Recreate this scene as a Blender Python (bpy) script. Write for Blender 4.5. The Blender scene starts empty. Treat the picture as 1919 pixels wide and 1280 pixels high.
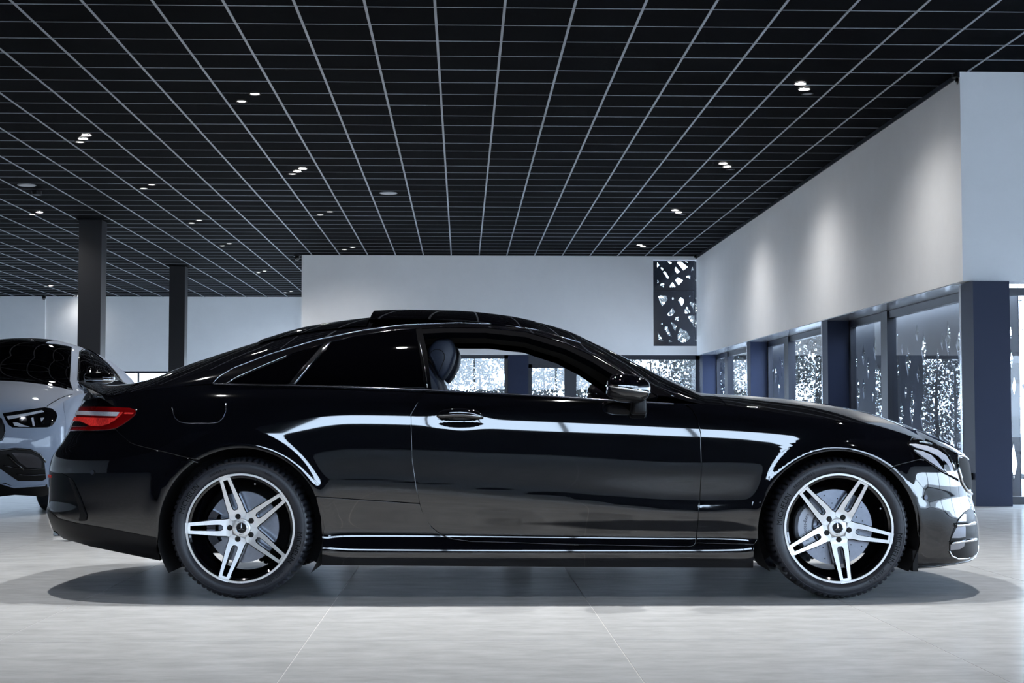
import bpy, bmesh, math, random
import numpy as np
from mathutils import Vector, Matrix
from mathutils.geometry import delaunay_2d_cdt

# ------------------------------------------------------------------ camera, world, exposure
CX, CY, FPX = 959.5, 640.0, 2950.0
HCAM = 0.857
PITCH = math.atan((788.0 - 640.0) / FPX)
YAW = math.atan(93.5 / FPX)
scene = bpy.context.scene
C = scene.collection
R_ = np.array([math.cos(YAW), -math.sin(YAW), 0.0])
FH = np.array([math.sin(YAW), math.cos(YAW), 0.0])
F_ = FH * math.cos(PITCH) + np.array([0, 0, math.sin(PITCH)])
U_ = -FH * math.sin(PITCH) + np.array([0, 0, math.cos(PITCH)])
CAMPOS = np.array([0.0, 0.0, HCAM])
cam_d = bpy.data.cameras.new('camera')
cam_d.sensor_width = 36.0
cam_d.lens = 36.0 * FPX / 1919.0
cam_d.clip_end = 400
cam = bpy.data.objects.new('camera', cam_d)
cam.matrix_world = Matrix(((R_[0], U_[0], -F_[0], 0), (R_[1], U_[1], -F_[1], 0), (R_[2], U_[2], -F_[2], HCAM), (0, 0, 0, 1)))
C.objects.link(cam)
scene.camera = cam
vs = scene.view_settings
vs.view_transform = 'Standard'
vs.look = 'None'
vs.gamma = 1.0
vs.use_curve_mapping = False
vs.exposure = EXPOSURE = 0.0
SKY = 13.0
world = bpy.data.worlds.new('world')
scene.world = world
world.use_nodes = True
bg = world.node_tree.nodes['Background']
bg.inputs[0].default_value = (0.68, 0.83, 1.0, 1)
bg.inputs[1].default_value = SKY
LAMP_NEAR = 400.0     # watts of the downlights over the display spot
LAMP_FAR = 470.0

def ray(px, py):
    d = F_ * FPX + R_ * (px - CX) + U_ * (CY - py)
    return d / FPX
def at_y(px, py, Y):
    d = ray(px, py); return CAMPOS + d * (Y / d[1])
def at_x(px, py, X):
    d = ray(px, py); return CAMPOS + d * (X / d[0])
def at_z(px, py, Z):
    d = ray(px, py); return CAMPOS + d * ((Z - HCAM) / d[2])

# ------------------------------------------------------------------ materials
MATS = {}
def mat(name, color, rough=0.5, metal=0.0, coat=0.0, spec=0.5, emit=None, estr=0.0, ior=1.5):
    m = bpy.data.materials.new(name); m.use_nodes = True
    b = m.node_tree.nodes['Principled BSDF']
    b.inputs['Base Color'].default_value = (*color, 1)
    b.inputs['Roughness'].default_value = rough
    b.inputs['Metallic'].default_value = metal
    b.inputs['IOR'].default_value = ior
    b.inputs['Specular IOR Level'].default_value = spec
    b.inputs['Coat Weight'].default_value = coat
    b.inputs['Coat Roughness'].default_value = 0.02
    if emit:
        b.inputs['Emission Color'].default_value = (*emit, 1)
        b.inputs['Emission Strength'].default_value = estr
    MATS[name] = m
    return m
def nd(m, typ, **kw):
    n = m.node_tree.nodes.new(typ)
    for k, v in kw.items(): setattr(n, k, v)
    return n
def lk(m, a, b): m.node_tree.links.new(a, b)
def noisy(m, scale, amount, stretch=(1, 1, 1), detail=6.0, rough_amt=0.0, bump=0.0, coord='Object', dark=None):
    """vary the base colour of a principled material by a noise"""
    b = m.node_tree.nodes['Principled BSDF']
    tc = nd(m, 'ShaderNodeTexCoord'); mp = nd(m, 'ShaderNodeMapping')
    mp.inputs['Scale'].default_value = stretch
    lk(m, nd(m, 'ShaderNodeNewGeometry').outputs['Position'] if coord == 'World' else tc.outputs[coord], mp.inputs[0])
    nz = nd(m, 'ShaderNodeTexNoise'); nz.inputs['Scale'].default_value = scale; nz.inputs['Detail'].default_value = detail
    nz.inputs['Roughness'].default_value = 0.65
    lk(m, mp.outputs[0], nz.inputs['Vector'])
    rp = nd(m, 'ShaderNodeMapRange')
    rp.inputs[1].default_value = 0.28; rp.inputs[2].default_value = 0.72
    rp.inputs[3].default_value = 1 - amount; rp.inputs[4].default_value = 1 + amount
    lk(m, nz.outputs[0], rp.inputs[0])
    c = b.inputs['Base Color'].default_value[:3]
    mx = nd(m, 'ShaderNodeVectorMath', operation='SCALE')
    mx.inputs[0].default_value = c
    lk(m, rp.outputs[0], mx.inputs['Scale'])
    lk(m, mx.outputs[0], b.inputs['Base Color'])
    if rough_amt:
        r0 = b.inputs['Roughness'].default_value
        r2 = nd(m, 'ShaderNodeMapRange')
        r2.inputs[1].default_value = 0.3; r2.inputs[2].default_value = 0.7
        r2.inputs[3].default_value = r0 - rough_amt; r2.inputs[4].default_value = r0 + rough_amt
        lk(m, nz.outputs[0], r2.inputs[0]); lk(m, r2.outputs[0], b.inputs['Roughness'])
    if bump:
        bp = nd(m, 'ShaderNodeBump'); bp.inputs['Strength'].default_value = bump; bp.inputs['Distance'].default_value = 0.01
        lk(m, nz.outputs[0], bp.inputs['Height']); lk(m, bp.outputs[0], b.inputs['Normal'])
    return m
def glass(name, tint=(0.95, 0.97, 1.0), ior=1.5):
    m = bpy.data.materials.new(name); m.use_nodes = True
    nt = m.node_tree; nt.nodes.clear()
    out = nd(m, 'ShaderNodeOutputMaterial'); mix = nd(m, 'ShaderNodeMixShader')
    fr = nd(m, 'ShaderNodeFresnel'); fr.inputs[0].default_value = ior
    tr = nd(m, 'ShaderNodeBsdfTransparent'); tr.inputs[0].default_value = (*tint, 1)
    gl = nd(m, 'ShaderNodeBsdfGlossy'); gl.inputs['Roughness'].default_value = 0.0
    # one reflection per sheet: the far side of the pane adds none of its own
    ge = nd(m, 'ShaderNodeNewGeometry'); iv = nd(m, 'ShaderNodeMath', operation='SUBTRACT'); iv.inputs[0].default_value = 1.0
    lk(m, ge.outputs['Backfacing'], iv.inputs[1])
    dbl = nd(m, 'ShaderNodeMath', operation='MULTIPLY'); dbl.inputs[1].default_value = 1.6; dbl.use_clamp = True
    lk(m, fr.outputs[0], dbl.inputs[0])
    pr = nd(m, 'ShaderNodeMath', operation='MULTIPLY'); lk(m, dbl.outputs[0], pr.inputs[0]); lk(m, iv.outputs[0], pr.inputs[1])
    lk(m, pr.outputs[0], mix.inputs[0]); lk(m, tr.outputs[0], mix.inputs[1]); lk(m, gl.outputs[0], mix.inputs[2])
    lk(m, mix.outputs[0], out.inputs[0])
    MATS[name] = m
    return m

M_PAINT = mat('black_paint', (0.0025, 0.0027, 0.004), 0.04, 0, 1.0, ior=1.52)
M_GLOSSBLACK = mat('gloss_black', (0.003, 0.003, 0.004), 0.06, 0, 0.6)
M_SATINBLACK = mat('satin_black', (0.003, 0.003, 0.004), 0.4, spec=0.25)
M_MATTEBLACK = noisy(mat('matte_black', (0.003, 0.003, 0.004), 0.8), 60, 0.2)
M_SEAL = mat('window_rubber', (0.0010, 0.0011, 0.0018), 0.7, spec=0.012)
M_DARKGLASS = mat('tinted_glass', (0.0006, 0.0006, 0.001), 0.015, 0, 0.0, spec=0.28)
M_RUBBER = noisy(mat('tyre_rubber', (0.017, 0.019, 0.026), 0.40), 90, 0.25)
M_RUBBERTXT = mat('tyre_lettering', (0.0015, 0.0015, 0.002), 0.6, spec=0.1)
M_MACHINED = noisy(mat('machined_aluminium', (0.86, 0.86, 0.86), 0.35, 0.55), 30, 0.05, (1, 1, 1))
M_CHROME = mat('chrome', (0.85, 0.86, 0.88), 0.06, 1.0)
M_DARKCHROME = mat('dark_chrome', (0.10, 0.105, 0.125), 0.16, 1.0)
M_STEEL = noisy(mat('disc_steel', (0.27, 0.29, 0.34), 0.3, 1.0), 40, 0.1)
M_CALIPER = mat('caliper_paint', (0.36, 0.38, 0.42), 0.35, 0.6)
M_LEATHER = noisy(mat('navy_leather', (0.020, 0.026, 0.045), 0.5), 180, 0.2, bump=0.08)
M_LINING = mat('cabin_lining', (0.002, 0.002, 0.003), 0.85)
M_RED = mat('red_lens', (0.16, 0.002, 0.003), 0.06, 0, 0.6)
M_REDBRIGHT = noisy(mat('red_reflector', (0.75, 0.035, 0.03), 0.25), 120, 0.4)
M_CLEARLENS = noisy(mat('clear_lens', (0.62, 0.64, 0.72), 0.15, 0.3), 160, 0.2)
M_BLUEPLATE = mat('plate_blue', (0.02, 0.05, 0.35), 0.4)
M_PLATE = mat('plate_white', (0.8, 0.8, 0.8), 0.4)
M_SILVERPAINT = mat('silver_blue_paint', (0.25, 0.295, 0.38), 0.55, 0.0, 0.5, 0.2)
M_MESH = mat('grille_mesh', (0.35, 0.36, 0.40), 0.25, 1.0)
M_GLASS = glass('window_glass')
M_WALL = noisy(mat('white_wall', (0.84, 0.845, 0.855), 0.75), 3.0, 0.02)
M_COLUMN = noisy(mat('navy_column', (0.012, 0.020, 0.052), 0.5, spec=0.3), 200, 0.12)
M_BLACKCOL = noisy(mat('black_column', (0.010, 0.011, 0.015), 0.5), 100, 0.1)
M_FRAME = mat('window_frame', (0.012, 0.015, 0.026), 0.35)
M_SOFFIT = mat('metal_soffit', (0.62, 0.64, 0.68), 0.2, 0.7)
M_CEILTILE = noisy(mat('ceiling_tile', (0.0016, 0.0019, 0.0030), 0.9, spec=0.03), 40, 0.35, (1, 1, 1))
M_CEILGRID = mat('ceiling_grid', (0.30, 0.315, 0.345), 0.45, 0.1)
M_FLOOR = noisy(mat('floor_tile', (0.47, 0.48, 0.49), 0.9, spec=0.0), 6.0, 0.17, (.7, 1.5, 1), 12.0, 0, coord='World')
def sheen(m, ior, fac, rough):
    """soft polish: a weak glossy layer over the matt stone"""
    nt = m.node_tree; b = nt.nodes['Principled BSDF']; out = nt.nodes['Material Output']
    fr = nd(m, 'ShaderNodeFresnel'); fr.inputs[0].default_value = ior
    mu = nd(m, 'ShaderNodeMath', operation='MULTIPLY'); mu.inputs[1].default_value = fac
    gl = nd(m, 'ShaderNodeBsdfGlossy'); gl.inputs['Roughness'].default_value = rough
    mx = nd(m, 'ShaderNodeMixShader')
    lk(m, fr.outputs[0], mu.inputs[0]); lk(m, mu.outputs[0], mx.inputs[0]); lk(m, b.outputs[0], mx.inputs[1]); lk(m, gl.outputs[0], mx.inputs[2]); lk(m, mx.outputs[0], out.inputs[0])
sheen(M_FLOOR, 1.42, 0.15, 0.16)
M_GROUT = mat('floor_grout', (0.68, 0.68, 0.67), 0.6)
M_SCREEN = noisy(mat('screen_metal', (0.018, 0.021, 0.032), 0.4, 0.3), 4, 0.5, (1, 1, 0.1))
M_LAMP = mat('lamp_lens', (1, 1, 1), 0.3, emit=(1.0, 0.97, 0.92), estr=110.0)
M_LAMPDIM = mat('lamp_lens_dim', (1, 1, 1), 0.3, emit=(1.0, 0.98, 0.95), estr=4.0)
M_LAMPRING = mat('lamp_ring', (0.05, 0.05, 0.055), 0.3, 0.5)
M_SPEAKER = mat('speaker_cover', (0.42, 0.43, 0.46), 0.6)
M_LEAF = noisy(mat('leaf', (0.07, 0.075, 0.07), 0.7, spec=0.1), 2.0, 0.7, coord='World')
M_LEAF2 = noisy(mat('leaf_pale', (0.085, 0.09, 0.09), 0.7, spec=0.1), 2.5, 0.65, coord='World')
def leafy(m, fac):
    """leaves let some light through"""
    nt = m.node_tree; b = nt.nodes['Principled BSDF']; out = nt.nodes['Material Output']
    tr = nd(m, 'ShaderNodeBsdfTranslucent'); mx = nd(m, 'ShaderNodeMixShader'); mx.inputs[0].default_value = fac
    src = b.inputs['Base Color'].links[0].from_socket
    lk(m, src, tr.inputs[0]); lk(m, b.outputs[0], mx.inputs[1]); lk(m, tr.outputs[0], mx.inputs[2]); lk(m, mx.outputs[0], out.inputs[0])
leafy(M_LEAF, .5); leafy(M_LEAF2, .5)
M_BARK = noisy(mat('bark', (0.06, 0.05, 0.045), 0.8), 12, 0.3)
M_PAVING = noisy(mat('outdoor_paving', (0.24, 0.24, 0.24), 0.8), 2, 0.2)

# ------------------------------------------------------------------ object helpers
def tag(o, label, cat=None, group=None, kind=None):
    if label: o['label'] = label
    if cat: o['category'] = cat
    if group: o['group'] = group
    if kind: o['kind'] = kind
    return o
def empty(name, loc=(0, 0, 0), rz=0.0):
    o = bpy.data.objects.new(name, None); C.objects.link(o)
    o.location = loc; o.rotation_euler = (0, 0, rz); o.empty_display_size = 0.1
    return o
def mobj(name, me, material=None, parent=None, smooth=None):
    if material is not None and len(me.materials) == 0:
        for m in (material if isinstance(material, (list, tuple)) else [material]): me.materials.append(m)
    if smooth is not None:
        me.polygons.foreach_set('use_smooth', [smooth] * len(me.polygons))
    o = bpy.data.objects.new(name, me); C.objects.link(o)
    if parent is not None: o.parent = parent
    return o
def raw(name, verts, faces, material, parent=None, smooth=False, normals=None, mi=None):
    me = bpy.data.meshes.new(name)
    me.from_pydata([tuple(map(float, v)) for v in verts], [], [tuple(int(i) for i in f) for f in faces])
    for m in (material if isinstance(material, (list, tuple)) else [material]): me.materials.append(m)
    if mi is not None: me.polygons.foreach_set('material_index', mi)
    me.polygons.foreach_set('use_smooth', [smooth] * len(me.polygons))
    me.update()
    if normals is not None:
        me.normals_split_custom_set_from_vertices([tuple(map(float, n)) for n in normals])
    return mobj(name, me, None, parent)
class MB:
    """collects simple solids into one mesh"""
    def __init__(self): self.v = []; self.f = []
    def add(self, vs_, fs):
        o = len(self.v); self.v += [tuple(map(float, v)) for v in vs_]; self.f += [tuple(i + o for i in f) for f in fs]; return self
    def box(self, x0, x1, y0, y1, z0, z1):
        return self.add([(x0, y0, z0), (x1, y0, z0), (x1, y1, z0), (x0, y1, z0), (x0, y0, z1), (x1, y0, z1), (x1, y1, z1), (x0, y1, z1)],
                        [(0, 3, 2, 1), (4, 5, 6, 7), (0, 1, 5, 4), (1, 2, 6, 5), (2, 3, 7, 6), (3, 0, 4, 7)])
    def cyl(self, p, q, r0, r1=None, n=16, cap=True):
        r1 = r0 if r1 is None else r1
        p = Vector(p); q = Vector(q); d = (q - p).normalized()
        a = d.orthogonal().normalized(); b = d.cross(a)
        vs_ = []
        for k in range(n):
            t = 2 * math.pi * k / n; e = a * math.cos(t) + b * math.sin(t)
            vs_.append(p + e * r0); vs_.append(q + e * r1)
        fs = [(2 * k, 2 * ((k + 1) % n), 2 * ((k + 1) % n) + 1, 2 * k + 1) for k in range(n)]
        if cap: fs += [tuple(2 * k for k in reversed(range(n))), tuple(2 * k + 1 for k in range(n))]
        return self.add(vs_, fs)
    def tube(self, pts, r, n=8, closed=False):
        pts = [Vector(p) for p in pts]; m = len(pts); vs_ = []
        a = None
        for i in range(m):
            p0 = pts[i - 1] if (i > 0 or closed) else pts[i]; p1 = pts[(i + 1) % m] if (i < m - 1 or closed) else pts[i]
            d = (p1 - p0).normalized()
            a = (d.orthogonal() if a is None else (a - d * a.dot(d))).normalized(); b = d.cross(a)
            rr = r[i] if isinstance(r, (list, tuple)) else r
            for k in range(n):
                t = 2 * math.pi * k / n; vs_.append(pts[i] + (a * math.cos(t) + b * math.sin(t)) * rr)
        fs = []
        for i in range(m if closed else m - 1):
            j = (i + 1) % m
            fs += [(i * n + k, i * n + (k + 1) % n, j * n + (k + 1) % n, j * n + k) for k in range(n)]
        if not closed: fs += [tuple(reversed(range(n))), tuple((m - 1) * n + k for k in range(n))]
        return self.add(vs_, fs)
    def lathe(self, prof, n=64, f=None):
        """prof (r,d): about the y axis, d grows toward -y"""
        vs_ = []; m = len(prof)
        for k in range(n):
            t = 2 * math.pi * k / n
            for i, (r, d) in enumerate(prof):
                rr = r if f is None else f(k, i, r)
                vs_.append((rr * math.cos(t), -d, rr * math.sin(t)))
        fs = [(k * m + i, k * m + i + 1, ((k + 1) % n) * m + i + 1, ((k + 1) % n) * m + i) for k in range(n) for i in range(m - 1)]
        return self.add(vs_, fs)
    def superq(self, c, r, e1=0.6, e2=0.6, nu=24, nv=14, fn=None):
        sg = lambda w, e: math.copysign(abs(w) ** e, w)
        vs_ = []
        for j in range(nv + 1):
            v = -math.pi / 2 + math.pi * j / nv
            for i in range(nu):
                u = 2 * math.pi * i / nu
                p = [r[0] * sg(math.cos(v), e1) * sg(math.cos(u), e2), r[1] * sg(math.cos(v), e1) * sg(math.sin(u), e2), r[2] * sg(math.sin(v), e1)]
                if fn: p = fn(*p)
                vs_.append((c[0] + p[0], c[1] + p[1], c[2] + p[2]))
        fs = [(j * nu + i, j * nu + (i + 1) % nu, (j + 1) * nu + (i + 1) % nu, (j + 1) * nu + i) for j in range(nv) for i in range(nu)]
        return self.add(vs_, fs)
    def build(self, name, material, parent=None, smooth=False, auto=None):
        o = raw(name, self.v, self.f, material, parent, smooth)
        bm = bmesh.new(); bm.from_mesh(o.data)
        bmesh.ops.remove_doubles(bm, verts=bm.verts, dist=1e-5)
        bmesh.ops.recalc_face_normals(bm, faces=bm.faces)
        if auto is not None:
            for e in bm.edges:
                if len(e.link_faces) == 2 and e.calc_face_angle(0) > math.radians(auto): e.smooth = False
        bm.to_mesh(o.data); bm.free()
        return o
def inside(pts, loops):
    """even-odd test of points (n,2) in the loops"""
    res = np.zeros(len(pts), bool)
    x, y = pts[:, 0], pts[:, 1]
    for lp in loops:
        a = np.asarray(lp); b = np.roll(a, -1, 0)
        for (x0, y0), (x1, y1) in zip(a, b):
            if y0 == y1: continue
            c = ((y0 > y) != (y1 > y)) & (x < (x1 - x0) * (y - y0) / (y1 - y0) + x0)
            res ^= c
    return res
def dist_to(pts, loops):
    d = np.full(len(pts), 1e9)
    for lp in loops:
        a = np.asarray(lp); b = np.roll(a, -1, 0)
        for p, q in zip(a, b):
            pq = q - p; L = (pq ** 2).sum()
            t = np.clip(((pts - p) @ pq) / max(L, 1e-12), 0, 1)
            d = np.minimum(d, np.hypot(*(pts - (p + t[:, None] * pq)).T))
    return d
def fill2d(loops, step):
    """triangulate polygons with holes, grid points inside. returns pts, tris, loop indices"""
    allp = np.concatenate([np.asarray(l) for l in loops])
    lo = allp.min(0); hi = allp.max(0)
    grid = np.zeros((0, 2))
    if step:
        gx = np.arange(lo[0] + step / 2, hi[0], step); gy = np.arange(lo[1] + step / 2, hi[1], step)
        if len(gx) and len(gy):
            g = np.stack(np.meshgrid(gx, gy), -1).reshape(-1, 2)
            g = g[inside(g, loops)]
            if len(g): grid = g[dist_to(g, loops) > step * 0.4]
    pts = np.concatenate([allp, grid])
    edges = []; o = 0
    for l in loops:
        n = len(l); edges += [(o + i, o + (i + 1) % n) for i in range(n)]; o += n
    vo, eo, fo, ov, _, _ = delaunay_2d_cdt([Vector((float(a), float(b))) for a, b in pts], edges, [], 0, 1e-7)
    vo = np.array([(v[0], v[1]) for v in vo])
    tri = np.array([list(f) for f in fo])
    cen = vo[tri].mean(1)
    tri = tri[inside(cen, loops)]
    idx = {}
    for k, src in enumerate(ov):
        for s in src: idx[s] = k
    lidx = []; o = 0
    for l in loops:
        lp = []
        for i in range(len(l)):
            k = idx.get(o + i)
            if k is not None and (not lp or lp[-1] != k): lp.append(k)
        if len(lp) > 1 and lp[0] == lp[-1]: lp.pop()
        lidx.append(lp); o += len(l)
    return vo, tri, lidx
def plate(loops, thick, place, name, mats, parent=None, step=None, side_mi=0, front_fn=None):
    """flat sheet with holes: place(a,b,depth) -> xyz"""
    vo, tri, lidx = fill2d(loops, step)
    n = len(vo)
    V = [place(a, b, 0.0) for a, b in vo] + [place(a, b, thick) for a, b in vo]
    Fc = [tuple(t) for t in tri] + [(t[2] + n, t[1] + n, t[0] + n) for t in tri]
    mi = [0] * (2 * len(tri))
    for lp in lidx:
        for i in range(len(lp)):
            a, b = lp[i], lp[(i + 1) % len(lp)]
            Fc.append((a, b, b + n, a + n)); mi.append(side_mi)
    o = raw(name, V, Fc, mats, parent, False, None, mi)
    return o
def pchip(xk, yk):
    xk = np.asarray(xk, float); yk = np.asarray(yk, float)
    h = np.diff(xk); dl = np.diff(yk) / h
    m = np.zeros_like(yk)
    for i in range(1, len(xk) - 1):
        if dl[i - 1] * dl[i] > 0:
            w1 = 2 * h[i] + h[i - 1]; w2 = h[i] + 2 * h[i - 1]
            m[i] = (w1 + w2) / (w1 / dl[i - 1] + w2 / dl[i])
    m[0] = dl[0]; m[-1] = dl[-1]
    def f(x):
        x = np.asarray(x, float); xc = np.clip(x, xk[0], xk[-1])
        i = np.clip(np.searchsorted(xk, xc) - 1, 0, len(xk) - 2)
        t = (xc - xk[i]) / h[i]
        return ((1 + 2 * t) * (1 - t) ** 2 * yk[i] + t * (1 - t) ** 2 * h[i] * m[i] + t * t * (3 - 2 * t) * yk[i + 1] + t * t * (t - 1) * h[i] * m[i + 1])
    return f
def spline_z(zc, yc, z):
    """natural cubic spline through (zc[i], yc[i]) at z; every argument an array over points, zc,yc shape (k,n)"""
    k, n = zc.shape
    h = np.diff(zc, axis=0); d = np.diff(yc, axis=0) / h
    a = np.zeros((k, n)); b = np.ones((k, n)); c = np.zeros((k, n)); r = np.zeros((k, n))
    a[1:-1] = h[:-1]; b[1:-1] = 2 * (h[:-1] + h[1:]); c[1:-1] = h[1:]; r[1:-1] = 6 * (d[1:] - d[:-1])
    for i in range(1, k):
        w = a[i] / b[i - 1]; b[i] = b[i] - w * c[i - 1]; r[i] = r[i] - w * r[i - 1]
    m = np.zeros((k, n)); m[-1] = r[-1] / b[-1]
    for i in range(k - 2, -1, -1): m[i] = (r[i] - c[i] * m[i + 1]) / b[i]
    zz = np.clip(z, zc[0], zc[-1])
    out = np.zeros(n)
    for i in range(k - 1):
        s = (zz >= zc[i]) & (zz <= zc[i + 1])
        A = (zc[i + 1] - zz) / h[i]; B = (zz - zc[i]) / h[i]
        v = A * yc[i] + B * yc[i + 1] + ((A ** 3 - A) * m[i] + (B ** 3 - B) * m[i + 1]) * h[i] ** 2 / 6
        out = np.where(s, v, out)
    return out

# ------------------------------------------------------------------ car body surfaces
class Body:
    """A car body: horizontal slices below the shoulder line zb, arched sections above it.
    local x forward, y across (half widths, mirrored), z up."""
    def __init__(s, loc, rz, xf, xr, Lf, Lr, lines, zb, zr, pk, qk, kk, arches, dents=(), pq=(4, 3)):
        s.loc = np.array(loc, float); s.rz = rz
        s.xf, s.xr, s.Lf, s.Lr, s.lines, s.zb, s.zr = xf, xr, Lf, Lr, lines, zb, zr
        s.pk, s.qk, s.kk, s.arches, s.dents, s.pq = pk, qk, kk, arches, dents, pq
        xs = np.linspace(0.5, 3, 400); g = np.abs(xs - xf(zb(xs))); s.xft = xs[g.argmin()]
        xs = np.linspace(-3, -0.5, 400); g = np.abs(xs - xr(zb(xs))); s.xrt = xs[g.argmin()]
        s.MID = 2.9
    def local(s, p):
        p = np.asarray(p, float) - s.loc; c, n = math.cos(-s.rz), math.sin(-s.rz)
        return np.stack([p[..., 0] * c - p[..., 1] * n, p[..., 0] * n + p[..., 1] * c, p[..., 2]], -1)
    def wz(s, x, z):
        zc = np.stack([f[0](x) for f in s.lines]); yc = np.stack([f[1](x) for f in s.lines])
        w = spline_z(zc, yc, z)
        for (ax, az, r, amp, wd) in s.arches:
            rr = np.hypot(x - ax, z - az)
            w = w + amp * np.exp(-((rr - r) / wd) ** 2) * np.clip((z - 0.12) / 0.1, 0, 1)
        for (dx, dz, sx, sz, amp) in s.dents:
            w = w + amp * np.exp(-((x - dx) / sx) ** 2 - ((z - dz) / sz) ** 2)
        return w
    def half(s, x, z):
        """half width of the lower body"""
        x = np.asarray(x, float); z = np.asarray(z, float)
        tf = np.clip((x - (s.xf(z) - s.Lf)) / s.Lf, 0, 1); tr = np.clip(((s.xr(z) + s.Lr) - x) / s.Lr, 0, 1)
        a, b = s.pq
        return s.wz(x, z) * (1 - tf ** a) ** (1 / b) * (1 - tr ** a) ** (1 / b)
    def g(s, t): return 1 - (1 - t) ** 3
    def gi(s, t): return 1 - (1 - np.clip(t, 0, 1)) ** (1 / 3)
    def x_of(s, S, xr, xf):
        a = xr + s.Lr; b = xf - s.Lf
        mid = a + (b - a) * np.clip(S / s.MID, 0, 1)
        return np.where(S < 0, a - s.Lr * s.g(np.clip(-S / 1.4, 0, 1)), np.where(S > s.MID, b + s.Lf * s.g(np.clip((S - s.MID) / 1.4, 0, 1)), mid))
    def S_of(s, x, xr, xf):
        a = xr + s.Lr; b = xf - s.Lf
        return np.where(x < a, -1.4 * s.gi((a - x) / s.Lr), np.where(x > b, s.MID + 1.4 * s.gi((x - b) / s.Lf), s.MID * (x - a) / (b - a)))
    def low(s, S, z):
        x = s.x_of(S, s.xr(z), s.xf(z)); return np.stack([x, s.half(x, z), z], -1)
    def upz(s, x, v):
        eta = np.cos(v * math.pi / 2)
        return np.clip(1 - eta ** s.pk(x), 0, 1) ** s.qk(x), eta
    def up(s, S, v):
        x = s.x_of(S, s.xrt, s.xft)
        zb = s.zb(x); ze, eta = s.upz(x, v)
        return np.stack([x, s.half(x, zb) * (1 - s.kk(x) * ze) * eta, zb + (s.zr(x) - zb) * ze], -1)
    def outer(s, x, z):
        zb = s.zb(x); zr = s.zr(x)
        lo = s.half(x, np.minimum(z, zb))
        ze = np.clip((z - zb) / np.maximum(zr - zb, 1e-4), 0, 1)
        eta = np.clip(1 - ze ** (1 / s.qk(x)), 0, 1) ** (1 / s.pk(x))
        up = s.half(x, zb) * (1 - s.kk(x) * ze) * eta
        w = np.where(z <= zb, lo, np.where(z > zr, -1, up))
        w = np.where((x > s.xf(np.minimum(z, zb))) | (x < s.xr(np.minimum(z, zb))), -1, w)
        return w
    def hits(s, pix):
        """first body points under the pixels, (n,3) local"""
        pix = np.asarray(pix, float).reshape(-1, 2); n = len(pix)
        o = s.local(CAMPOS)
        D = F_ + R_ * ((pix[:, :1] - CX) / FPX) + U_ * ((CY - pix[:, 1:]) / FPX)
        d = s.local(CAMPOS + D) - o
        lo = np.array([-2.9, -1.06, 0.0]); hi = np.array([2.7, 1.06, 1.85])
        with np.errstate(divide='ignore', invalid='ignore'):
            t0 = (lo - o) / d; t1 = (hi - o) / d
        ta = np.maximum(np.nanmax(np.minimum(t0, t1)[:, :2], 1), 0.1); tb = np.nanmin(np.maximum(t0, t1)[:, :2], 1)
        tb = np.maximum(tb, ta + .01)
        K = 140
        ts = ta[:, None] + (tb - ta)[:, None] * np.linspace(0, 1, K)
        P = o + ts[..., None] * d[:, None, :]
        q = (s.outer(P[..., 0].ravel(), P[..., 2].ravel()) - np.abs(P[..., 1].ravel())).reshape(n, K)
        pos = q > 0; anyp = pos.any(1); k = np.where(anyp, pos.argmax(1), q.argmax(1)); r = np.arange(n)
        a = ts[r, np.maximum(k - 1, 0)].copy(); b = ts[r, k].copy()
        for _ in range(14):
            m = (a + b) / 2; p = o + m[:, None] * d
            inn = s.outer(p[:, 0], p[:, 2]) - np.abs(p[:, 1]) > 0
            b = np.where(inn & anyp, m, b); a = np.where(~inn & anyp, m, a)
        return o + b[:, None] * d
    def hit(s, px, py): return s.hits([(px, py)])[0]
    def params(s, which, poly, dens=5.0, closed=True):
        """pixel outline -> surface parameters. entries (px,py) | ('p',S,b)"""
        pts = list(poly); n = len(pts); seq = []
        for i in range(n):
            p = pts[i]; q = pts[(i + 1) % n]
            seq.append(p)
            if i == n - 1 and not closed: break
            if p[0] != 'p' and q[0] != 'p':
                m = int(math.hypot(q[0] - p[0], q[1] - p[1]) // dens)
                seq += [(p[0] + (q[0] - p[0]) * j / (m + 1), p[1] + (q[1] - p[1]) * j / (m + 1)) for j in range(1, m + 1)]
            else: seq.append(None)
        pix = [p for p in seq if p is not None and p[0] != 'p']
        if pix:
            h = s.hits(pix); par = s.to_par(which, h[:, 0], h[:, 2])
        out = []; k = 0
        for p in seq:
            if p is None: out.append(None)
            elif p[0] == 'p': out.append((p[1], p[2]))
            else: out.append((par[0][k], par[1][k])); k += 1
        res = []; m_ = len(out)
        for i, p in enumerate(out):
            if p is None:
                a = out[i - 1]; b = out[(i + 1) % m_]
                m = int(math.hypot(b[0] - a[0], b[1] - a[1]) // 0.02)
                new = [(a[0] + (b[0] - a[0]) * j / (m + 1), a[1] + (b[1] - a[1]) * j / (m + 1)) for j in range(1, m + 1)]
            else: new = [p]
            for q in new:
                if not res or math.hypot(q[0] - res[-1][0], q[1] - res[-1][1]) > 1e-4: res.append((float(q[0]), float(q[1])))
        if len(res) > 1 and math.hypot(res[0][0] - res[-1][0], res[0][1] - res[-1][1]) < 1e-4: res.pop()
        return res
    def to_par(s, which, x, z):
        x = np.atleast_1d(np.asarray(x, float)); z = np.atleast_1d(np.asarray(z, float))
        if which == 'low':
            z = np.minimum(z, s.zb(x))
            return s.S_of(x, s.xr(z), s.xf(z)), z
        zb = s.zb(x); zr = s.zr(x)
        ze = np.clip((z - zb) / np.maximum(zr - zb, 1e-4), 0, 1)
        eta = np.clip(1 - ze ** (1 / s.qk(x)), 0, 1) ** (1 / s.pk(x))
        return s.S_of(x, s.xrt, s.xft), np.arccos(np.clip(eta, 0, 1)) * 2 / math.pi
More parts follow.
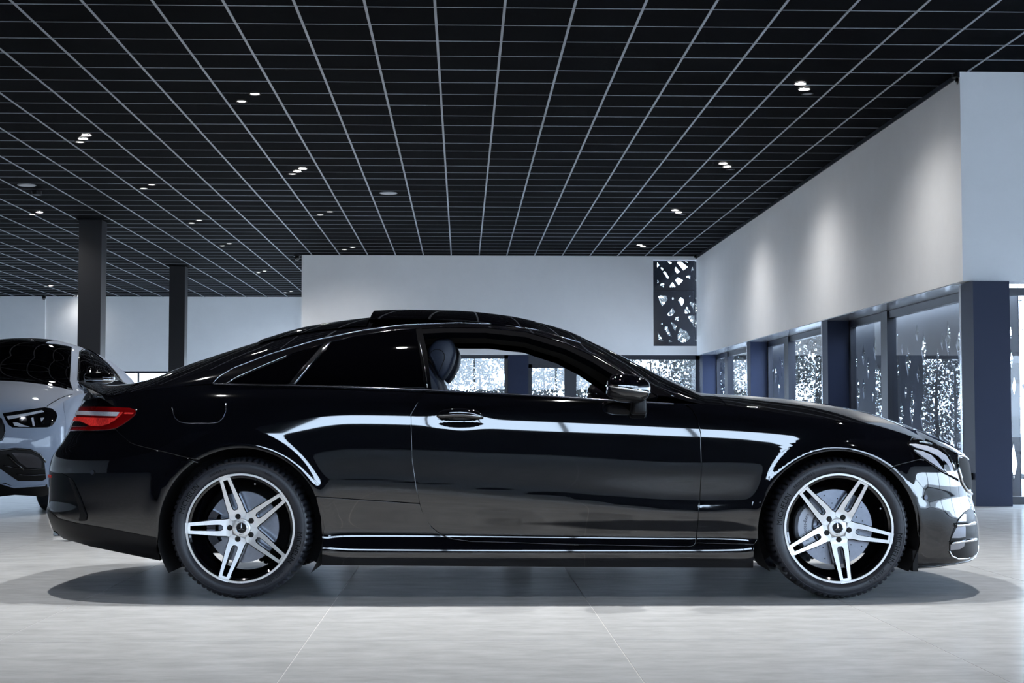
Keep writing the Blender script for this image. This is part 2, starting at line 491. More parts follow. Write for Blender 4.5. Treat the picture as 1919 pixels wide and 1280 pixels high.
    def surf(s, which, ab):
        f = s.low if which == 'low' else s.up
        a = ab[:, 0]; b = ab[:, 1]; e = 1.5e-3
        P = f(a, b)
        du = f(a + e, b) - f(a - e, b)
        if which == 'low': dv = f(a, b + e) - f(a, b - e)
        else: dv = f(a, np.clip(b + e, 0, 1)) - f(a, np.clip(b - e, 0, 1))
        N = np.cross(dv, du)
        L = np.linalg.norm(N, axis=1); L[L < 1e-12] = 1
        N = N / L[:, None]
        # outward: +y, or up on the arched part
        ref = N[:, 1] if which == 'low' else N[:, 1] * 0.3 + N[:, 2]
        N[ref < -1e-6] *= -1
        return P, N
    def points(s, pix, off=0.0, sign=-1):
        H = s.hits(pix); lo = H[:, 2] <= s.zb(H[:, 0]) + 1e-3; out = []
        for i, h in enumerate(H):
            w = 'low' if lo[i] else 'up'
            a, b = s.to_par(w, h[0], h[2])
            P, N = s.surf(w, np.array([[a[0], b[0]]]))
            p = P[0] + N[0] * off
            out.append((p[0], p[1] * sign, p[2]))
        return out
    def point(s, px, py, off=0.0, sign=-1): return s.points([(px, py)], off, sign)[0]
    def line(s, name, px, r, material, parent, off=0.002, sides=(-1,), dens=8, n=6, closed=False):
        """moulding that follows the body along a pixel line"""
        pts = []
        for i in range(len(px) - (0 if closed else 1)):
            p = px[i]; q = px[(i + 1) % len(px)]; m = max(1, int(math.hypot(q[0] - p[0], q[1] - p[1]) // dens))
            pts += [(p[0] + (q[0] - p[0]) * j / m, p[1] + (q[1] - p[1]) * j / m) for j in range(m)]
        if not closed: pts.append(px[-1])
        P = s.points(pts, off, 1)
        Q = [P[0]]
        for p in P[1:]:
            if (Vector(p) - Vector(Q[-1])).length > 0.004: Q.append(p)
        obs = []
        for sg in sides:
            obs.append(MB().tube([(p[0], p[1] * sg, p[2]) for p in Q], r, n, closed).build(name, material, parent, True))
        return obs
    def panel(s, name, which, loops, material, parent, sides=(-1, 1), off=0.0, step=0.024, bevel=0.0016, thick=0.012, joined=False, scale_b=1.0, raw_loops=False, inset=0.0, flip=False):
        par = [np.array(l) if raw_loops else np.array(s.params(which, l)) for l in loops]
        sc = np.array([1.0, 1.0 if which == 'low' else scale_b])
        L2 = [p * sc for p in par]
        vo, tri, lidx = fill2d(L2, step)
        P, N = s.surf(which, vo / sc)
        P = P + N * off
        V = [P]; NN = [N]; T = [tri]; base = len(P)
        if bevel:
            for lp in lidx:
                if len(lp) < 3: continue
                p = P[lp]; n_ = N[lp]
                tg = np.roll(p, -1, 0) - np.roll(p, 1, 0); tg /= np.maximum(np.linalg.norm(tg, axis=1), 1e-9)[:, None]
                out = np.cross(tg, n_)
                # orient away from the filled side
                c2 = vo[lp]; t2 = np.roll(c2, -1, 0) - np.roll(c2, 1, 0); t2 /= np.maximum(np.linalg.norm(t2, axis=1), 1e-9)[:, None]
                tst = c2 + np.stack([t2[:, 1], -t2[:, 0]], -1) * 0.003
                Pt, _ = s.surf(which, tst / sc)
                isin = inside(tst, L2)
                vec = Pt - (p - n_ * off)
                sgn = np.sign((vec * out).sum(1)); sgn[sgn == 0] = 1
                sgn = np.where(isin, -sgn, sgn)
                out = out * (np.sign(sgn.sum()) or 1)
                k = len(lp)
                r0 = p; r1 = p + out * bevel - n_ * bevel; r2 = r1 - n_ * thick
                nb = out + n_; nb /= np.linalg.norm(nb, axis=1)[:, None]
                V += [r0, r1, r1, r2]; NN += [n_, nb, out, out]
                i = np.arange(k); j = (i + 1) % k
                for o0 in (0, 2 * k):
                    a = base + o0
                    T.append(np.stack([a + i, a + j, a + k + j], -1)); T.append(np.stack([a + i, a + k + j, a + k + i], -1))
                base += 4 * k
        V = np.concatenate(V); NN = np.concatenate(NN); T = np.concatenate(T)
        # orient triangles by normals
        fn = np.cross(V[T[:, 1]] - V[T[:, 0]], V[T[:, 2]] - V[T[:, 0]])
        bad = (fn * NN[T].mean(1)).sum(1) < 0
        T[bad] = T[bad][:, ::-1]
        ok = np.linalg.norm(fn, axis=1) > 1e-10
        T = T[ok]
        obs = []
        def mirrored(sg):
            Vm = V * [1, sg, 1]; Nm = NN * [1, sg, 1]
            return Vm, Nm, (T if sg > 0 else T[:, ::-1])
        if joined:
            A = mirrored(1); B = mirrored(-1)
            obs.append(raw(name, np.concatenate([A[0], B[0]]), np.concatenate([A[2], B[2] + len(V)]), material, parent, True, np.concatenate([A[1], B[1]])))
        else:
            for sg in sides:
                A = mirrored(sg); obs.append(raw(name, A[0], A[2], material, parent, True, A[1]))
        return obs
def arc(cx, cy, r, a0, a1, n=24):
    return [(cx + r * math.cos(math.radians(a0 + (a1 - a0) * i / n)), cy - r * math.sin(math.radians(a0 + (a1 - a0) * i / n))) for i in range(n + 1)]
def const(v): return lambda x: np.full(np.shape(np.asarray(x, float)), float(v))
def text_geo(body, size):
    cu = bpy.data.curves.new('lettering', 'FONT'); cu.body = body; cu.size = size; cu.align_x = 'CENTER'; cu.resolution_u = 3
    o = bpy.data.objects.new('lettering', cu)
    me = bpy.data.meshes.new_from_object(o)
    v = [tuple(p.co) for p in me.vertices]; f = [tuple(p.vertices) for p in me.polygons]
    bpy.data.objects.remove(o); bpy.data.curves.remove(cu); bpy.data.meshes.remove(me)
    return v, f
# ------------------------------------------------------------------ the black coupe
CAR_Y = 8.485
CAR_LOC = R_ * 0.1324 + FH * CAR_Y
def cl(px, py, yl):
    """pixel -> (x,z) of the coupe's plane local y = yl"""
    d = ray(px, py); dd = (d @ FH); t = (CAR_Y + yl) / dd
    p = CAMPOS + d * t
    return float((p - CAR_LOC) @ R_), float(p[2])
def prof_x(pts, yl, key='x'):
    q = sorted(cl(a, b, yl) for a, b in pts)
    return pchip([p[0] for p in q], [p[1] for p in q])
def prof_z(pts, yl):
    q = sorted((cl(a, b, yl)[1], cl(a, b, yl)[0]) for a, b in pts)
    return pchip([p[0] for p in q], [p[1] for p in q])
c_xf = prof_z([(1760, 826), (1796, 836), (1813, 850), (1819, 869), (1822, 900), (1823, 925), (1829, 950), (1834, 972), (1837, 1006), (1836, 1035), (1828, 1046), (1812, 1053), (1780, 1062)], -0.38)
c_xr = prof_z([(150, 690), (143, 716), (146, 735), (144, 755), (138, 772), (127, 800), (110, 830), (92, 857), (87, 882), (86, 930), (82, 960), (84, 975), (100, 1000), (150, 1020), (200, 1032)], -0.40)
c_zb = prof_x([(60, 752), (140, 748), (190, 742), (300, 728), (400, 722), (545, 722), (800, 731), (1010, 741), (1140, 750), (1284, 757), (1346, 759), (1500, 780), (1625, 796), (1720, 819), (1801, 846), (1850, 862)], -0.86)
c_zr = prof_x([(60, 718), (143, 716), (165, 719), (190, 720), (250, 715), (295, 705), (350, 682), (420, 657), (490, 634), (567, 611), (630, 600), (697, 592), (760, 587), (860, 585), (947, 590), (1000, 598), (1065, 616), (1110, 637), (1160, 661), (1197, 680), (1231, 698), (1283, 722), (1311, 734), (1393, 739), (1500, 748), (1562, 757), (1625, 769), (1687, 788), (1750, 813), (1790, 830), (1830, 850)], -0.28)
XK = [-2.5, -1.9, -1.44, -0.9, 0.0, 0.8, 1.44, 1.85, 2.3]
def ln(zs, ys): return (pchip(XK, zs), pchip(XK, ys))
c_lines = [
    ln([.05] * 9, [.80, .82, .80, .79, .80, .80, .80, .82, .80]),
    ln([.185] * 9, [.85, .865, .865, .874, .876, .876, .872, .868, .855]),
    ln([.235, .235, .235, .235, .236, .237, .235, .235, .235], [.87, .885, .885, .882, .883, .883, .880, .880, .87]),
    ln([.29] * 9, [.885, .900, .895, .866, .864, .866, .885, .890, .885]),
    ln([.40, .40, .40, .41, .37, .345, .36, .38, .40], [.905, .918, .910, .886, .884, .884, .905, .905, .905]),
    ln([.52, .52, .53, .535, .470, .405, .46, .47, .48], [.915, .925, .926, .9172, .9166, .913, .920, .915, .91]),
    ln([.57, .57, .58, .580, .515, .455, .51, .51, .51], [.918, .926, .929, .9180, .9174, .9123, .923, .917, .908]),
    ln([.66, .66, .66, .66, .61, .58, .60, .58, .55], [.92, .926, .930, .9197, .9194, .9192, .925, .917, .903]),
    ln([.75, .75, .765, .77, .735, .695, .68, .64, .60], [.915, .920, .928, .9212, .9214, .922, .924, .912, .89]),
    ln([.83, .835, .84, .838, .803, .765, .745, .70, .645], [.90, .908, .922, .9198, .9200, .9206, .9205, .897, .86]),
    ln([.90, .91, .905, .908, .876, .838, .805, .75, .685], [.872, .891, .909, .9135, .9135, .9140, .9105, .875, .827]),
    ln([.96, .975, .98, .975, .955, .925, .87, .795, .72], [.835, .865, .882, .893, .891, .886, .88, .84, .785]),
    ln([1.02, 1.05, 1.05, 1.03, 1.01, .98, .915, .83, .75], [.79, .83, .842, .855, .856, .85, .835, .80, .74]),
]
def blend(xs, ys): return pchip(xs, ys)
c_pk = blend([-2.6, -2.0, -1.3, .5, .95, 2.4], [2.2, 2.2, 2.3, 2.4, 2.1, 2.1])
c_qk = blend([-2.6, -2.1, -1.5, .45, .95, 2.4], [.8, .75, .52, .50, .9, .9])
c_kk = blend([-2.6, -2.1, -1.4, .4, .95, 2.4], [0, .02, .10, .09, .0, 0])
WR = (-1.437, 0.340); WF = (1.437, 0.340)
coupe_loc = (CAR_LOC[0], CAR_LOC[1], 0.0)
hx, hz = cl(862, 790, -0.91)
B = Body(coupe_loc, -YAW, c_xf, c_xr, 0.95, 1.0, c_lines, c_zb, c_zr, c_pk, c_qk, c_kk,
         [(WR[0], WR[1], .400, .012, .040), (WF[0], WF[1], .388, .012, .040)], [(hx, hz, .085, .018, -.0045)])
coupe = empty('coupe_car', coupe_loc, -YAW)
tag(coupe, 'glossy black two-door coupe car with tilted sunroof and open side window', 'car')
TIPF = B.MID + 1.4; TIPR = -1.4
rA = lambda a0, a1: arc(452, 994, 155, a0, a1)
fA = lambda a0, a1: arc(1570, 994, 150, a0, a1)
# body side panels
B.panel('quarter_panel', 'low', [[(150, 760), (150, 700), (797, 700), (797, 731), (784, 752), (769.5, 777), (770, 800), (772, 862), (780, 917), (786, 942.5), (591, 929.5)] + arc(452, 994, 155, 25, 121)[1:] + [(347, 856), (257, 834), (244, 829), (222, 810), (217, 803.5), (134, 807), (142, 780)]], M_PAINT, coupe, step=.015)
B.panel('door', 'low', [[(799, 731), (799, 700), (1284, 700), (1284, 760), (1297, 769), (1307, 790), (1312, 812), (1314, 872), (1310, 940), (1307, 977), (1303, 1017), (1299, 1022), (1289, 1024), (1064, 1019.5), (881, 1014), (850, 1010), (828, 1002), (808, 986), (797, 970), (790, 954), (781.5, 917), (773.5, 862), (771.3, 800), (771, 777), (785, 752)]], M_PAINT, coupe)
B.panel('sill_panel', 'low', [[(593, 932), (786, 945), (789, 956), (807, 988), (827, 1004), (850, 1012), (881, 1016), (1064, 1021.5), (1289, 1026), (1301, 1024), (1305, 1019.5), (1412, 1021.5), (1411, 1064), (1000, 1062), (603, 1059), (605, 1020), (602, 971)]], M_PAINT, coupe)
B.panel('front_fender', 'low', [[(1286, 757), (1286, 700), (1720, 790), (1705, 829), (1700, 832), (1712, 845), (1737, 862), (1725, 860), (1678, 872), (1664, 879)] + fA(51, 182) + [(1420, 1010), (1413, 1019.5), (1306, 1017), (1309, 977), (1312, 940), (1316, 872), (1314, 812), (1309, 789), (1299, 768)]], M_PAINT, coupe, step=.015)
ZF = lambda py: cl(1830, py, 0.0)[1]
ZR = lambda py: cl(90, py, 0.0)[1]
B.panel('rear_bumper', 'low', [[('p', TIPR, ZR(812)), (132, 808), (216, 805.5), (221, 812), (243, 831), (257, 836), (347, 858), (371, 867.5)] + arc(452, 994, 156, 122, 180)[1:] + [(293, 1028), (300, 1050), (170, 1023), (108, 1006), ('p', TIPR, ZR(1004) + .02)]], M_PAINT, coupe, joined=True)
B.panel('front_bumper', 'low', [[('p', TIPF, ZF(905)), (1797, 903), (1765, 886), (1738, 867), (1726, 862), (1679, 874.5), (1667, 880.5)] + fA(49, 0)[1:] + [(1725, 1016), (1716, 1062), (1719, 1064), (1750, 1062), (1808, 1054), ('p', TIPF, ZF(1046) + .02)]], M_PAINT, coupe, joined=True)
B.panel('trunk_fascia', 'low', [[('p', TIPR, ZR(738)), (149, 742), (149, 762), (140, 782), (133, 806), ('p', TIPR, ZR(810))]], M_PAINT, coupe, joined=True)
# nose between bonnet and bumper with the grille
B.panel('grille_surround', 'low', [[('p', TIPF, ZF(850)), (1795, 850), (1788, 853), (1792, 880), (1797, 902), ('p', TIPF, ZF(904))]], M_PAINT, coupe, joined=True)
B.panel('grille', 'low', [[('p', TIPF, ZF(862)), (1806, 858), (1796, 860), (1798, 880), (1806, 905), (1816, 916), ('p', TIPF, ZF(918))]], M_MATTEBLACK, coupe, joined=True, off=.005, thick=.004)
B.line('grille_frame', [(1819, 862), (1806, 856), (1793, 854), (1793, 866), (1797, 884), (1803, 906), (1812, 920), (1820, 926)], .006, M_CHROME, coupe, .004, (-1, 1))
# upper body: everything above the shoulder
SC = 1.0
T1 = [(399, 719), (410, 707), (437, 691), (505, 665), (595, 637.5), (680, 620), (755, 610), (860, 606), (935, 609), (1010, 620), (1085, 642.5), (1135, 667.5), (1190, 703), (1262, 744)]
T2 = [(424, 719), (442, 707), (480, 690), (540, 665), (617, 641), (655, 632), (730, 620), (780, 616), (835, 613.5), (910, 614), (985, 621.5), (1060, 643), (1110, 666), (1160, 695), (1230, 741)]
S_ = lambda px, py: B.params('up', [(px, py)], closed=False)[0]
cowl = B.S_of(np.array([.90]), B.xrt, B.xft)[0]; deck = B.S_of(np.array([-2.02]), B.xrt, B.xft)[0]
bl = lambda pts: pts
# roof, pillars: from the shoulder, over the side window line, to the car's middle
t1p = B.params('up', T1, closed=False)
roofL = [('p', float(deck), 0.0)] + [('p', a, b) for a, b in t1p] + [('p', float(cowl) - .02, 0.0), ('p', float(cowl), 1.0), ('p', float(deck), 1.0)]
# split the top: roof shell (painted), windscreen, rear screen are separate pieces
ws_t = B.S_of(np.array([cl(1003, 598, -.28)[0]]), B.xrt, B.xft)[0]
rs_t = B.S_of(np.array([cl(480, 637, -.28)[0]]), B.xrt, B.xft)[0]
def up_poly(pts): return [('p', float(a), float(b)) for a, b in pts]
# A-pillar inner edge runs just above T1
ap = [p for p in B.params('up', [(1000, 606), (1085, 632), (1135, 656), (1190, 690), (1262, 733)], closed=False)]
rq = [p for p in B.params('up', [(310, 703), (380, 678), (450, 654)], closed=False)]
rq = [(a, min(b + .10, .97)) for a, b in rq]
shell = [('p', float(deck), 0.0)] + up_poly(t1p) + [('p', float(cowl), 0.0), ('p', float(cowl), .06)] + up_poly(ap[::-1]) + [('p', float(ws_t), .60), ('p', float(ws_t), 1.0), ('p', float(rs_t), 1.0), ('p', float(rs_t) - .02, rq[-1][1])] + up_poly(rq[::-1]) + [('p', float(deck) + .02, .35), ('p', float(deck), .30)]
B.panel('roof_shell', 'up', [shell], M_PAINT, coupe, joined=True, step=.03)
B.panel('windscreen', 'up', [[('p', float(cowl), .07)] + up_poly([(a + .004, b + .012) for a, b in ap[::-1]]) + [('p', float(ws_t) + .004, .61), ('p', float(ws_t) + .004, 1.0), ('p', float(cowl), 1.0)]], M_DARKGLASS, coupe, joined=True, step=.03, thick=.006)
B.panel('rear_window', 'up', [[('p', float(rs_t) - .004, 1.0), ('p', float(rs_t) - .024, rq[-1][1] + .01)] + up_poly([(a, b + .012) for a, b in rq[::-1]]) + [('p', float(deck) + .02, .37), ('p', float(deck), 1.0)]], M_DARKGLASS, coupe, joined=True, step=.03, thick=.006)
xt_f = B.S_of(np.array([B.xft - .012]), B.xrt, B.xft)[0]
B.panel('bonnet', 'up', [[('p', float(cowl) + .004, 0.0), ('p', TIPF, 0.0), ('p', TIPF, 1.0), ('p', float(cowl) + .004, 1.0)]], M_PAINT, coupe, joined=True, step=.03)
B.panel('trunk_lid', 'up', [[('p', TIPR, 0.0), ('p', float(deck) - .004, 0.0), ('p', float(deck) - .004, 1.0), ('p', TIPR, 1.0)]], M_PAINT, coupe, joined=True, step=.03)
# panoramic roof glass, slightly proud, and the tilted sunroof panel
gl0 = B.S_of(np.array([cl(493, 632, -.28)[0]]), B.xrt, B.xft)[0]; gl1 = B.S_of(np.array([cl(694, 593, -.28)[0]]), B.xrt, B.xft)[0]
B.panel('roof_glass', 'up', [[('p', float(gl0), .58), ('p', float(gl1), .58), ('p', float(gl1), 1.0), ('p', float(gl0), 1.0)]], M_DARKGLASS, coupe, joined=True, off=.007, step=.03, thick=.008)
sx0 = cl(700, 585, -.28)[0]; sx1 = cl(1003, 598, -.28)[0]
def sun_mesh():
    n, m = 40, 24; V = []; Fc = []
    for lay in (0, 1):
        for i in range(n + 1):
            x = sx0 + (sx1 - sx0) * i / n
            S = float(B.S_of(np.array([x]), B.xrt, B.xft)[0])
            for j in range(m + 1):
                w = -1 + 2 * j / m; v = 1 - abs(w) * (.415 if lay else .43)
                p = B.up(np.array([S]), np.array([v]))[0]
                lift = .003 + .038 * (1 - i / n)
                V.append((p[0], p[1] * (1 if w > 0 else -1), p[2] + lift - ((.003 + .023 * (1 - i / n)) if lay else 0)))
    k = (n + 1) * (m + 1)
    for i in range(n):
        for j in range(m):
            a = i * (m + 1) + j
            Fc.append((a, a + 1, a + m + 2, a + m + 1)); Fc.append((a + k + m + 1, a + k + m + 2, a + k + 1, a + k))
    for i in range(n):
        for a, b in ((i * (m + 1), (i + 1) * (m + 1)), ((i + 1) * (m + 1) + m, i * (m + 1) + m)): Fc.append((b, a, a + k, b + k))
    for j in range(m):
        for a, b in ((j + 1, j), (n * (m + 1) + j, n * (m + 1) + j + 1)): Fc.append((b, a, a + k, b + k))
    mb = MB(); mb.add(V, Fc)
    return mb.build('sunroof_panel', M_DARKGLASS, coupe, True, 40)
tag(sun_mesh(), 'tilted dark glass sunroof panel')
# fixings that hold the raised panel
for sg in (-1, 1):
    p = B.up(np.array([float(gl1) + .06]), np.array([.66]))[0]
    MB().box(p[0] - .01, p[0] + .32, sg * p[1] - .02, sg * p[1] + .02, p[2] - .02, p[2] + .018).build('sunroof_rail', M_SATINBLACK, coupe)
# side window mouldings and glass
trim = T1 + T2[::-1]
for o in B.panel('window_moulding', 'up', [trim], M_GLOSSBLACK, coupe, off=.003, step=.02, thick=.006): pass
B.line('window_chrome', T1, .0016, M_CHROME, coupe, .0045, (-1, 1))
B.line('window_chrome', [(399, 720), (545, 722.5), (800, 731.5), (1010, 741.5), (1140, 750.5), (1262, 757)], .0035, M_DARKCHROME, coupe, .003, (-1, 1))
B.panel('quarter_window', 'up', [[(426, 718), (442, 708.5), (480, 692), (540, 667), (606, 645.5), (541, 719.5)]], M_DARKGLASS, coupe, off=-.001, step=.02, thick=.006)
B.panel('window_divider', 'up', [[(607, 645), (620, 641), (553, 719.5), (542, 719.5)]], M_DARKCHROME, coupe, off=.004, step=.02, thick=.008)
B.panel('rear_side_window', 'up', [[(621, 641), (655, 633), (730, 621.5), (779, 617.5), (796, 726), (700, 724.5), (554, 719.5)]], M_DARKGLASS, coupe, off=-.001, step=.02, thick=.006)
B.panel('window_pillar', 'up', [[(780, 617), (790, 616), (800, 660), (808, 729), (797, 727)]], M_SEAL, coupe, off=.001, step=.02, thick=.03)
B.panel('window_seal', 'up', [[(790, 616), (835, 613.5), (910, 614), (985, 621.5), (1060, 643), (1110, 666), (1160, 695), (1232, 742), (1200, 751), (1216, 745), (1160, 708), (1110, 677), (1060, 653), (985, 630.5), (910, 622.5), (835, 622), (792, 624)]], M_SEAL, coupe, off=-.002, step=.02, thick=.03)
B.line('window_chrome', [(424, 719), (442, 708), (480, 691), (540, 666)], .002, M_CHROME, coupe, .003, (-1, 1))
B.line('window_chrome', [(618, 643), (552, 719)], .002, M_CHROME, coupe, .007, (-1, 1))
B.line('window_chrome', [(786, 640), (798, 700), (801, 727)], .002, M_CHROME, coupe, .003, (-1, 1))
# dark lining inside the cabin (roof and pillars)
lin = [('p', float(deck), 0.03)] + up_poly([(a, b + .01) for a, b in B.params('up', T2, closed=False)]) + [('p', float(cowl) - .1, .02), ('p', float(cowl) - .1, 1.0), ('p', float(deck), 1.0)]
ws_in = up_poly([(a - .02, b + .05) for a, b in ap])
lin2 = [('p', float(deck), 0.03)] + up_poly([(a, b + .01) for a, b in B.params('up', T2, closed=False)]) + up_poly([(a - .03, b + .09) for a, b in ap[::-1]]) + [('p', float(ws_t), .7), ('p', float(ws_t), 1.0), ('p', float(deck), 1.0)]
tag(B.panel('headlining', 'up', [lin2], M_LINING, coupe, joined=True, off=-.035, step=.05, bevel=0)[0], 'dark cabin lining')
# lights
B.panel('tail_lamp', 'low', [[(126, 804), (128, 796), (134, 778), (141, 764), (146, 762.5), (200, 763.5), (243, 765.5), (251, 768), (254, 771), (253, 777), (243, 786), (232, 794), (218, 802), (205, 805), (170, 806.5), (128, 806.5)]], M_RED, coupe, off=.005, step=.012, thick=.01)
tl = [o for o in coupe.children if o.name.startswith('tail_lamp')]
for o, sg in zip(tl, (-1, 1)):
    o['label'] = 'red wraparound tail lamp'
    B.panel('reverse_light', 'low', [[(138, 771), (224.5, 773.8), (220, 780.5), (134, 777.5)]], M_CLEARLENS, o, (sg,), .008, .01, 0.001, .002)
    B.panel('brake_light', 'low', [[(137, 783), (218, 785), (206, 794), (192, 798.5), (172, 799), (162, 794), (152, 790), (133, 789.5)]], M_REDBRIGHT, o, (sg,), .008, .01, 0.001, .002)
    B.panel('lamp_black_field', 'low', [[(132.5, 791), (150, 791.5), (160, 796), (168, 799.5), (131, 800.5)]], M_GLOSSBLACK, o, (sg,), .0075, .01, 0.001, .002)  # gloss black area below the brake light
    B.panel('light_guide', 'low', [[(226, 774), (231, 773.5), (229, 777), (214, 790), (208, 792), (222, 780)]], M_REDBRIGHT, o, (sg,), .008, .01, 0.0005, .002)
    B.panel('light_guide', 'low', [[(235, 774), (251, 774.5), (249, 777), (234, 776.5)]], M_REDBRIGHT, o, (sg,), .008, .01, 0.0005, .002)
HL = [(1700, 830.5), (1708, 826), (1725, 824), (1748, 827), (1770, 836), (1785, 848), (1789, 858), (1791, 875), (1794, 897), (1766, 884), (1737, 864.5), (1712, 845)]
hls = B.panel('headlamp', 'low', [HL], M_GLOSSBLACK, coupe, off=.004, step=.012, thick=.01)
for o, sg in zip(hls, (-1, 1)):
    o['label'] = 'clear headlamp with silver inner strips'
    B.panel('light_strip', 'low', [[(1704, 834), (1716, 834), (1738, 838), (1757, 845), (1772, 855), (1782, 872), (1786, 888), (1779, 884), (1770, 868), (1757, 855), (1738, 846), (1716, 840)]], M_CLEARLENS, o, (sg,), .007, .01, .001, .002)
    B.panel('lower_lens', 'low', [[(1712, 844), (1728, 847), (1744, 854), (1754, 864), (1763, 876), (1768, 883), (1752, 872), (1734, 860)]], M_CLEARLENS, o, (sg,), .007, .01, .001, .002)
    B.panel('projector_lens', 'low', [[(1766, 862), (1775, 872), (1782, 888), (1787, 893), (1776, 889), (1768, 880)]], M_CHROME, o, (sg,), .0075, .01, .001, .002)
    B.line('light_strip', [(1722, 829), (1745, 832), (1764, 841), (1778, 855), (1787, 878)], .0035, M_CHROME, o, .006, (sg,))
# front air intake
AI = [(1783, 1003), (1790, 986), (1797, 972), (1806, 961), (1818, 953), (1826, 958), (1831, 980), (1834, 1010), (1834, 1035), (1827, 1042), (1812, 1046), (1795, 1047), (1783, 1043), (1779, 1036), (1780, 1020)]
ai = B.panel('air_intake', 'low', [AI], M_SATINBLACK, coupe, off=.003, step=.012, thick=.004)
for o, sg in zip(ai, (-1, 1)):
    B.panel('intake_mesh', 'low', [[(1782, 1008), (1789, 992), (1794, 985), (1808, 985), (1808, 1006), (1796, 1008)]], M_MESH, o, (sg,), .005, .01, 0, .002)
    B.panel('intake_mesh', 'low', [[(1780, 1020), (1795, 1018), (1807, 1016), (1805, 1024), (1797, 1029), (1780, 1031)]], M_MESH, o, (sg,), .005, .01, 0, .002)
    B.panel('intake_mesh', 'low', [[(1796, 974), (1805, 963), (1809, 964), (1809, 977), (1794, 978)]], M_MESH, o, (sg,), .005, .01, 0, .002)
    B.line('intake_fin', [(1790, 984), (1808, 983), (1823, 981)], .009, M_CHROME, o, .010, (sg,))
    B.line('intake_fin', [(1781, 1017), (1800, 1014), (1825, 1011)], .008, M_CHROME, o, .010, (sg,))
    B.line('intake_frame', [(1779, 1032), (1783, 1042), (1795, 1047), (1812, 1046), (1827, 1041), (1833, 1033), (1833, 1010), (1830, 980), (1824, 958)], .004, M_CHROME, o, .003, (sg,))
B.line('front_splitter', [(1719, 1063.5), (1750, 1061.5), (1785, 1057), (1812, 1052), (1832, 1044)], .006, M_GLOSSBLACK, coupe, 0.0, (-1, 1))
# rear bumper vent, reflector, skirt, exhaust
B.panel('bumper_vent', 'low', [[(97, 886), (115, 887), (130, 895), (142, 918), (157, 953), (162, 968), (160, 975), (150, 976), (120, 968), (92, 950), (94, 910)]], M_GLOSSBLACK, coupe, off=.003, step=.015, thick=.004)
B.panel('vent_blade', 'low', [[(131, 896), (137, 903), (150, 932), (163, 967), (161, 975), (150, 975.5), (152, 962), (144, 930), (134, 905)]], M_SATINBLACK, coupe, off=.009, step=.015, thick=.008)
B.panel('rear_reflector', 'low', [[(90, 890), (97, 891), (97, 895), (91, 895)]], M_REDBRIGHT, coupe, off=.006, step=.01, thick=.004)
B.panel('rear_skirt', 'low', [[(86, 952), (110, 972), (140, 980), (200, 990), (293, 1008), (293, 1028), (300, 1050), (170, 1023), (104, 1004)]], M_SATINBLACK, coupe, off=.003, step=.02, thick=.006)
lip = [(cl(189, 739, -.82), .82), (cl(178, 734, -.77), .77), (cl(165, 728, -.70), .70), (cl(153, 721.5, -.60), .60), (cl(145.5, 717, -.45), .45)]
lip = [(p[0], y, p[1]) for p, y in lip] + [(lip[-1][0][0] - .022, .2, lip[-1][0][1] + .003), (lip[-1][0][0] - .028, 0.0, lip[-1][0][1] + .004)]
lip = [(x, -y, z) for x, y, z in lip] + [(x, y, z) for x, y, z in lip[-2::-1]]
mb = MB(); V = []
for (x, y, z) in lip:
    t = 1 - .6 * max(0, (abs(y) - .55) / .27)
    V += [(x, y, z), (x + .004, y, z + .004), (x + .05 * t, y * .97, z + .001), (x + .11 * t, y * .95, z - .028), (x + .02, y * .98, z - .028)]
k = len(lip)
mb.add(V, [(i * 5 + j, i * 5 + (j + 1) % 5, i * 5 + 5 + (j + 1) % 5, i * 5 + 5 + j) for i in range(k - 1) for j in range(5)] + [(0, 1, 2, 3, 4), tuple((k - 1) * 5 + j for j in (4, 3, 2, 1, 0))])
mb.build('spoiler_lip', M_PAINT, coupe, True, 35)
for sg in (-1, 1):
    MB().superq((-2.36, sg * .55, .285), (.06, .10, .03), .3, .6).build('exhaust_tip', M_CHROME, coupe, True)
# fuel flap outline, tow cover, sensors
ff = [(322, 764), (324, 772), (328, 783), (338, 791), (355, 793.5), (390, 793.5), (408, 792), (418, 783), (423, 770), (423, 756)]
B.line('fuel_flap_gap', ff, .0022, M_DARKCHROME, coupe, .0008, (-1,))
for p in ((174, 885.5), (1734, 932)):
    for sg in (-1, 1):
        P0 = B.point(p[0], p[1], .001, sg); P1 = B.point(p[0], p[1], .006, sg)
        MB().cyl(P0, P1, .012, .011, 16).build('parking_sensor', M_DARKCHROME, coupe)
# door handles
for sg in (-1, 1):
    P0 = B.point(862, 775, .018, sg)
    h = MB().superq(P0, (.113, .020, .024), .8, .75, 32, 16, lambda x, y, z: (x, y, z - .25 * max(0, x) ** 2 * 2 - .012 * (x / .113) ** 2)).build('door_handle', M_PAINT, coupe, True)
    MB().tube([(P0[0] + x, P0[1] + sg * (.019 - .6 * x * x), P0[2] - .008 - .5 * max(0, x) ** 2 - .3 * x * x) for x in [-.1, -.06, -.02, .02, .06, .1]], .003, 6).build('handle_chrome', M_CHROME, h, True)
